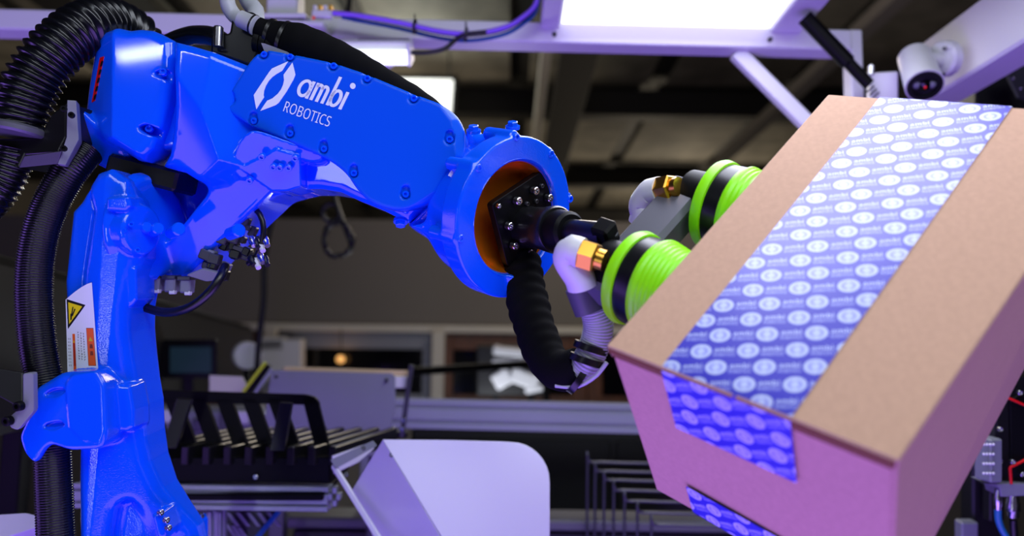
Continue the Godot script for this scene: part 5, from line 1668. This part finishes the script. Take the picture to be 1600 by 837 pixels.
func gripper() -> void:
	# cloth covered hose from the wrist, then the pale ribbed end
	var t := thing("wrist_hose", "black cloth covered hose hanging in a bend below the blue wrist", "hose", U(870, 600, 1.0))
	var path := curve([V(812, 408, 1.12), V(818, 440, 1.10), V(828, 486, 1.07), V(843, 534, 1.04), V(860, 568, 1.015), V(882, 580, 1.0), V(906, 572, 0.99)], 0.003)
	var radii := []
	for i in path.size():
		var s := float(i) / path.size()
		radii.append(0.0275 - 0.004 * s * s + 0.0017 * sin(i * 0.95) * (1.0 - s) + 0.0006 * sin(i * 0.31))
	var mb := MB.new(cam_t)
	mb.tube(path, radii, 24)
	obj("cloth_cover", mb, M["sleeve cloth"], t)
	t = thing("ribbed_hose_end", "pale ribbed hose with black straps rising to the front elbow fitting", "hose", U(920, 560, 0.97))
	ribbed("hose", [V(880, 586, 0.995), V(904, 578, 0.988), V(918, 562, 0.98), V(930, 536, 0.975), V(935, 508, 0.97), V(929, 480, 0.965), V(915, 452, 0.96)], 0.0185, 0.0036, 0.0012, M["grey hose"], t, true, 24)
	vlathe("collar", [Vector2(-0.018, 0), Vector2(-0.018, 0.021), Vector2(0.014, 0.0205), Vector2(0.014, 0)], V(916, 462, 0.962), Vector3(-0.38, 0.92, 0.1), M["manifold"], t, 24)
	for q in [[903, 590, -0.5, 0.9], [916, 562, -0.35, -0.9], [923, 543, -0.3, -0.95]]:
		vlathe("strap", [Vector2(-0.004, 0.017), Vector2(-0.004, 0.0208), Vector2(0.004, 0.0208), Vector2(0.004, 0.017)], V(q[0], q[1], 0.976 + (0.01 if q[1] > 580 else 0.0)), Vector3(0.75, -0.5, 0) if q[1] > 580 else Vector3(0.3, 0.95, 0), M["black plastic"], t, 22)
	vtube("strap_tail", [V(868, 602, 0.985), V(900, 604, 0.975), V(930, 588, 0.962), V(948, 566, 0.955)], 0.0026, M["grey hose"], t)

	# vacuum gripper
	var n := WRIST_AXIS.normalized()
	t = thing("vacuum_gripper", "black vacuum gripper bolted in the wrist ring with two green suction cups", "gripper", U(1000, 380, 0.95))
	var bm: Material = M["black metal"]
	var c := V(808, 341, 1.07)
	var pc := c + n * -0.006
	# plate turned slightly, its outline traced on the flange plane
	vplate("flange_plate", rounded(P2([769, 320, 776, 314, 846, 268, 856, 270, 866, 312, 838, 396, 800, 418, 793, 414]), 4), pc, n, 0.01, bm, t, 0.001)
	for q in [[831, 297], [804, 313], [853, 308], [791, 352], [799, 383], [822, 394], [775, 321]]:
		screw(on_plane(q[0], q[1], pc, n) + n * 0.004, n, 0.0054 if q[0] != 775 else 0.003, M["steel"], t)
	for q in [[818, 332], [822, 318], [836, 314], [812, 400], [845, 290]]:
		screw(on_plane(q[0], q[1], pc, n) + n * 0.001, n, 0.003, M["dark aluminium"], t)
	var s0 := on_plane(822, 354, pc, n)
	var s1 := V(940, 366, 0.965)
	var ax := (s1 - s0).normalized()
	vlathe("hub", [Vector2(-0.004, 0), Vector2(-0.004, 0.030), Vector2(0.012, 0.0265), Vector2(0.04, 0.0275), Vector2(0.066, 0.0305), Vector2(0.070, 0.0285), Vector2(0.070, 0.0)], s0, ax, M["black plastic"], t, 40)
	vlathe("shaft_collar", [Vector2(0.066, 0), Vector2(0.066, 0.024), Vector2(0.074, 0.026), Vector2(0.094, 0.0245), Vector2(0.098, 0.021), Vector2(0.098, 0)], s0, ax, bm, t, 32)
	vlathe("shaft", [Vector2(0.09, 0), Vector2(0.09, 0.0150), Vector2(0.165, 0.0150), Vector2(0.165, 0)], s0, ax, M["black plastic"], t, 28)
	# manifold bar along the cups
	var u := Vector3(0.637, 0.655, -0.407).normalized()
	var w := Vector3(0.714, -0.301, 0.633).normalized()
	var v := u.cross(w).normalized()
	if v.y < 0: v = -v
	var bas := Basis(u, v, u.cross(v).normalized())
	var k1 := V(990, 434, 0.93)                     # middle of the first cup's rear ring
	var k2 := V(1120, 320, 0.99)
	var mid := (k1 + k2) * 0.5 - w * 0.034 + v * 0.006
	var bar := MB.new(cam_t)
	bar.box(mid - u * 0.014 + w * 0.004 - v * 0.006, Vector3(0.2, 0.04, 0.052), bas, 0.006)
	obj("manifold_bar", bar, M["manifold"], t)
	for k in [k1, k2]:
		var m2 := MB.new(cam_t)
		m2.lathe([Vector2(-0.040, 0), Vector2(-0.040, 0.034), Vector2(-0.006, 0.036), Vector2(-0.006, 0)], k, w, 32)
		obj("cup_mount", m2, bm, t)
	var q0 := s0 + ax * 0.16
	vbox("coupling_block", q0 + ax * 0.004, Vector3(0.024, 0.034, 0.024), bm, t, bas, 0.003)
	for q in [[946, 360], [960, 366]]:
		screw(V(q[0], q[1], 0.958), Vector3(-0.2, 0.3, 1), 0.005, M["dark aluminium"], t)
	# suction cups: rear ring, black band, bellows
	for k in [k1, k2]:
		var cup := MB.new(cam_t)
		cup.lathe([Vector2(-0.006, 0), Vector2(-0.006, 0.047), Vector2(-0.004, 0.0535), Vector2(0.0, 0.055), Vector2(0.008, 0.0535), Vector2(0.010, 0.048), Vector2(0.010, 0)], k, w, 48)
		var part := obj("suction_cup", cup, M["cup green"], t)
		cup = MB.new(cam_t)
		cup.lathe([Vector2(0.008, 0.03), Vector2(0.008, 0.051), Vector2(0.028, 0.052), Vector2(0.03, 0.0505), Vector2(0.03, 0.03)], k, w, 48)
		obj("band", cup, M["black rubber"], part)
		cup = MB.new(cam_t)
		var reach: float = 0.0775 if k == k1 else 0.061
		var prof := [Vector2(0.028, 0.03), Vector2(0.028, 0.0520), Vector2(0.033, 0.0545)]
		var steps := int((reach - 0.036) / 0.0055)
		for e in steps: prof.append_array([Vector2(0.035 + e * 0.0055, 0.0543 - e * 0.0012), Vector2(0.0378 + e * 0.0055, 0.0527 - e * 0.0012)])
		prof.append(Vector2(reach, 0.03))
		cup.lathe(prof, k, w, 48)
		obj("bellows", cup, M["cup green"], part)
	# elbow fittings with brass nuts
	elbow_fitting(V(890, 390, 0.92), V(905, 432, 0.93), w, t, V(919, 399, 0.912))
	elbow_fitting(V(1014, 302, 1.02), V(1007, 334, 1.03), w, t, V(1041, 296, 1.0))

func elbow_fitting(c: Vector3, down: Vector3, w: Vector3, t: Node3D, nut: Vector3) -> void:
	var ax := (nut - c).normalized()
	vlathe("brass_nut", [Vector2(-0.011, 0.0), Vector2(-0.011, 0.0155), Vector2(-0.009, 0.0175), Vector2(0.009, 0.0175), Vector2(0.011, 0.0155), Vector2(0.011, 0)], nut, ax, M["brass"], t, 6)
	vlathe("nipple", [Vector2(0.0, 0), Vector2(0.0, 0.012), Vector2(0.02, 0.012), Vector2(0.02, 0)], nut, ax, M["brass"], t, 20)
	var mb := MB.new(cam_t)
	var d := (down - c).normalized()
	mb.tube(curve([nut - ax * 0.008, nut - ax * 0.02, c + ax * 0.002 + d * 0.001, c - ax * 0.006 + d * 0.014, down, down + d * 0.012], 0.003), 0.0178, 22)
	obj("elbow", mb, M["white plastic"], t)

# ---------------------------------------------------------------- the cardboard box held by the cups
func tape_material() -> StandardMaterial3D:
	var s := 512
	var img := Image.create(s, s, false, Image.FORMAT_RGB8)
	var ground := Color(0.235, 0.225, 0.74)
	img.fill(ground)
	var white := Color(0.76, 0.80, 0.96)
	var soft := Color(0.60, 0.62, 0.92)
	var word := glyphs("ambi", "Droid Sans", 700)
	var under := glyphs("ROBOTICS", "Droid Sans", 700)
	var wa := 0.0
	var ub := 0.0
	for q in word: wa = maxf(wa, q.x)
	for q in under: ub = maxf(ub, q.x)
	for row in 2:
		var cy: float = 128 + row * 256
		for wrap in [-1, 0, 1]:
			var cx: float = 120 + row * 190 + wrap * s
			# white oval with the split ring emblem in it
			var oval := PackedVector2Array()
			for j in 32: oval.append(Vector2(cx + 118 * cos(TAU * j / 32), cy + 112 * sin(TAU * j / 32)))
			stamp(img, fan(oval), Transform2D(), white)
			for side in [-1, 1]:
				var arc := PackedVector2Array()
				for j in 13: arc.append(Vector2(cx + side * (14 + 62 * sin(PI * j / 12)), cy - 66 * cos(PI * j / 12)))
				for j in 13: arc.append(Vector2(cx + side * (14 + 30 * sin(PI * (12 - j) / 12)), cy - 36 * cos(PI * (12 - j) / 12)))
				stamp(img, fan(arc), Transform2D(), Color(0.55, 0.57, 0.9))
			var sc := 215.0 / wa
			stamp(img, word, Transform2D(Vector2(sc, 0), Vector2(0, -sc * 1.05), Vector2(cx + 146, cy + 14)), white)
			sc = 230.0 / ub
			stamp(img, under, Transform2D(Vector2(sc, 0), Vector2(0, -sc * 1.3), Vector2(cx + 142, cy + 82)), soft.lerp(white, 0.5))
	var m := mat("printed tape", Color.WHITE, 0.3)
	m.albedo_texture = ImageTexture.create_from_image(img)
	m.metallic_specular = 0.6
	return m

var box_c := []        # eight corners: [along][across][down]

func on_box(s: float, t: float, r: float) -> Vector3:       # a point of the box by its shares along, across and down
	var c := box_c
	return (c[0].lerp(c[1], s)).lerp(c[2].lerp(c[3], s), t).lerp((c[4].lerp(c[5], s)).lerp(c[6].lerp(c[7], s), t), r)

func slab_on_box(called: String, s0: float, s1: float, t0: float, t1: float, r0: float, r1: float, m: Material, parent: Node3D, ch := 0.0012) -> MeshInstance3D:
	var mb := MB.new(cam_t)
	var ds := ch / 0.463
	var dt := ch / 0.272
	var dr := ch / 0.2375
	var q := func(i: int, j: int, k: int, flat: int) -> Vector3:       # corner moved in along two of its three edges
		return on_box((s0 if i == 0 else s1) + (0.0 if flat == 0 else (ds if i == 0 else -ds)), (t0 if j == 0 else t1) + (0.0 if flat == 1 else (dt if j == 0 else -dt)), (r0 if k == 0 else r1) + (0.0 if flat == 2 else (dr if k == 0 else -dr)))
	var mid := on_box((s0 + s1) / 2, (t0 + t1) / 2, (r0 + r1) / 2)
	for a in 2:
		mb._face([q.call(a, 0, 0, 0), q.call(a, 1, 0, 0), q.call(a, 1, 1, 0), q.call(a, 0, 1, 0)], mid)
		mb._face([q.call(0, a, 0, 1), q.call(1, a, 0, 1), q.call(1, a, 1, 1), q.call(0, a, 1, 1)], mid)
		mb._face([q.call(0, 0, a, 2), q.call(1, 0, a, 2), q.call(1, 1, a, 2), q.call(0, 1, a, 2)], mid)
		for b in 2:
			mb._face([q.call(a, b, 0, 0), q.call(a, b, 1, 0), q.call(a, b, 1, 1), q.call(a, b, 0, 1)], mid)
			mb._face([q.call(a, 0, b, 0), q.call(a, 1, b, 0), q.call(a, 1, b, 2), q.call(a, 0, b, 2)], mid)
			mb._face([q.call(0, a, b, 1), q.call(1, a, b, 1), q.call(1, a, b, 2), q.call(0, a, b, 2)], mid)
			for c in 2: mb._face([q.call(a, b, c, 0), q.call(a, b, c, 1), q.call(a, b, c, 2)], mid)
	return obj(called, mb, m, parent)

func carton() -> void:
	var u := Vector3(0.6376, 0.6209, -0.4561)        # along the box
	var w := Vector3(0.7179, -0.2641, 0.6441)        # across, towards the camera
	var dn := Vector3(0.2794, -0.7381, -0.6141)      # down the box
	var len := 0.463
	var wid := 0.272
	var hei := 0.2376
	var a := V(947, 540, 0.78)
	# cardboard gives: the corners that show are set where they stand, a little out of square
	box_c = [a, V(1294, 147, -(a + u * len).z), V(1403, 720, -(a + w * wid).z), V(1768, 181, -(a + u * len + w * wid).z), V(1021, 766, -(a + dn * hei).z), a + u * len + dn * hei, V(1394, 975, -(a + dn * hei + w * wid).z), a + u * len + w * wid + dn * hei]
	var t := thing("cardboard_box", "brown cardboard box with purple printed tape held tilted by the suction cups", "box", W(on_box(0.5, 0.5, 1.0)))
	var lid := 0.042
	slab_on_box("body", 0.003, 0.998, 0.004, 0.992, lid, 1.0, M["cardboard"], t, 0.004)
	for s in 2:
		var t0 := 0.0 if s == 0 else 0.501
		var t1 := 0.499 if s == 0 else 1.0
		var fl := slab_on_box("top_flap", 0.0, 1.0, t0, t1, 0.0, lid - 0.001, M["cardboard"], t, 0.0014)
		slab_on_box("raw_edge", -0.0016, 0.002, t0 + 0.006, t1 - 0.006, lid * 0.18, lid * 0.86, M["cardboard edge"], fl, 0.0002)
	slab_on_box("inner_flap", 0.001, 0.3, 0.008, 0.992, lid, lid + 0.018, M["cardboard"], t, 0.0006)
	slab_on_box("inner_flap_edge", 0.0002, 0.003, 0.014, 0.986, lid + 0.004, lid + 0.014, M["cardboard edge"], t, 0.0002)
	# tape: along the top seam and over the near edge; a second strip comes up from below
	var tm := tape_material()
	var ang := Vector2(cos(0.46), sin(0.46))
	var uvof := func(t_: float, y: float) -> Vector2:
		var q := Vector2(t_ * wid, -y)
		return Vector2(q.dot(ang) / 0.040, -q.dot(Vector2(-ang.y, ang.x)) / 0.039)
	var mb := MB.new(cam_t)
	mb.group = 1
	var nrm := -dn.normalized()
	var fr := -u.normalized()
	var prof := []                          # [s, r, outward, run]
	for k in 9: prof.append([1.0 - k * 0.12, 0.0, nrm, -len * (1.0 - k * 0.12)])
	for k in 5:
		var an := PI / 2 * k / 4.0
		prof.append([0.012 * (1.0 - sin(an)), 0.024 * (1.0 - cos(an)), (nrm * cos(an) + fr * sin(an)).normalized(), -0.005 + 0.010 * k / 4.0])
	prof.append([0.0, 0.14, fr, 0.034])
	prof.append([0.0, 0.27, fr, 0.064])
	prof.append([0.0, 0.355, fr, 0.085])
	for i in prof.size() - 1:
		var row := []
		for e in [prof[i], prof[i + 1]]:
			var l: float = lerpf(0.232, 0.2, e[0])
			var h: float = lerpf(0.69, 0.652, e[0])
			for x in [l, h]:
				row.append(on_box(e[0], x, e[1]) + e[2] * 0.0013)
				row.append(uvof.call(x, e[3]))
		mb.quad_uv(row[4], row[6], row[2], row[0], row[5], row[7], row[3], row[1])
	obj("sealing_tape", mb, tm, t).set_meta("label", "wide purple tape printed with white emblems over the top seam")
	mb = MB.new(cam_t)
	mb.group = 1
	var rr := [0.80, 0.9, 0.998]
	for i in 2:
		var q := []
		for e in [rr[i], rr[i + 1]]:
			for x in [0.20, 0.70]:
				q.append(on_box(0.0, x, e + 0.05 * (x - 0.45)) + fr * 0.0007)
				q.append(uvof.call(x, e * hei))
		mb.quad_uv(q[4], q[6], q[2], q[0], q[5], q[7], q[3], q[1])
	var b := []
	for e in [0.0, 1.0]:
		for x in [0.20, 0.70]: b.append(on_box(e, x, 1.0) - nrm * 0.0007)
	mb.quad_uv(b[0], b[1], b[3], b[2], Vector2(0, 0), Vector2(3, 0), Vector2(3, 9), Vector2(0, 9))
	obj("bottom_tape", mb, tm, t).set_meta("label", "purple printed tape coming up from the underside of the box")
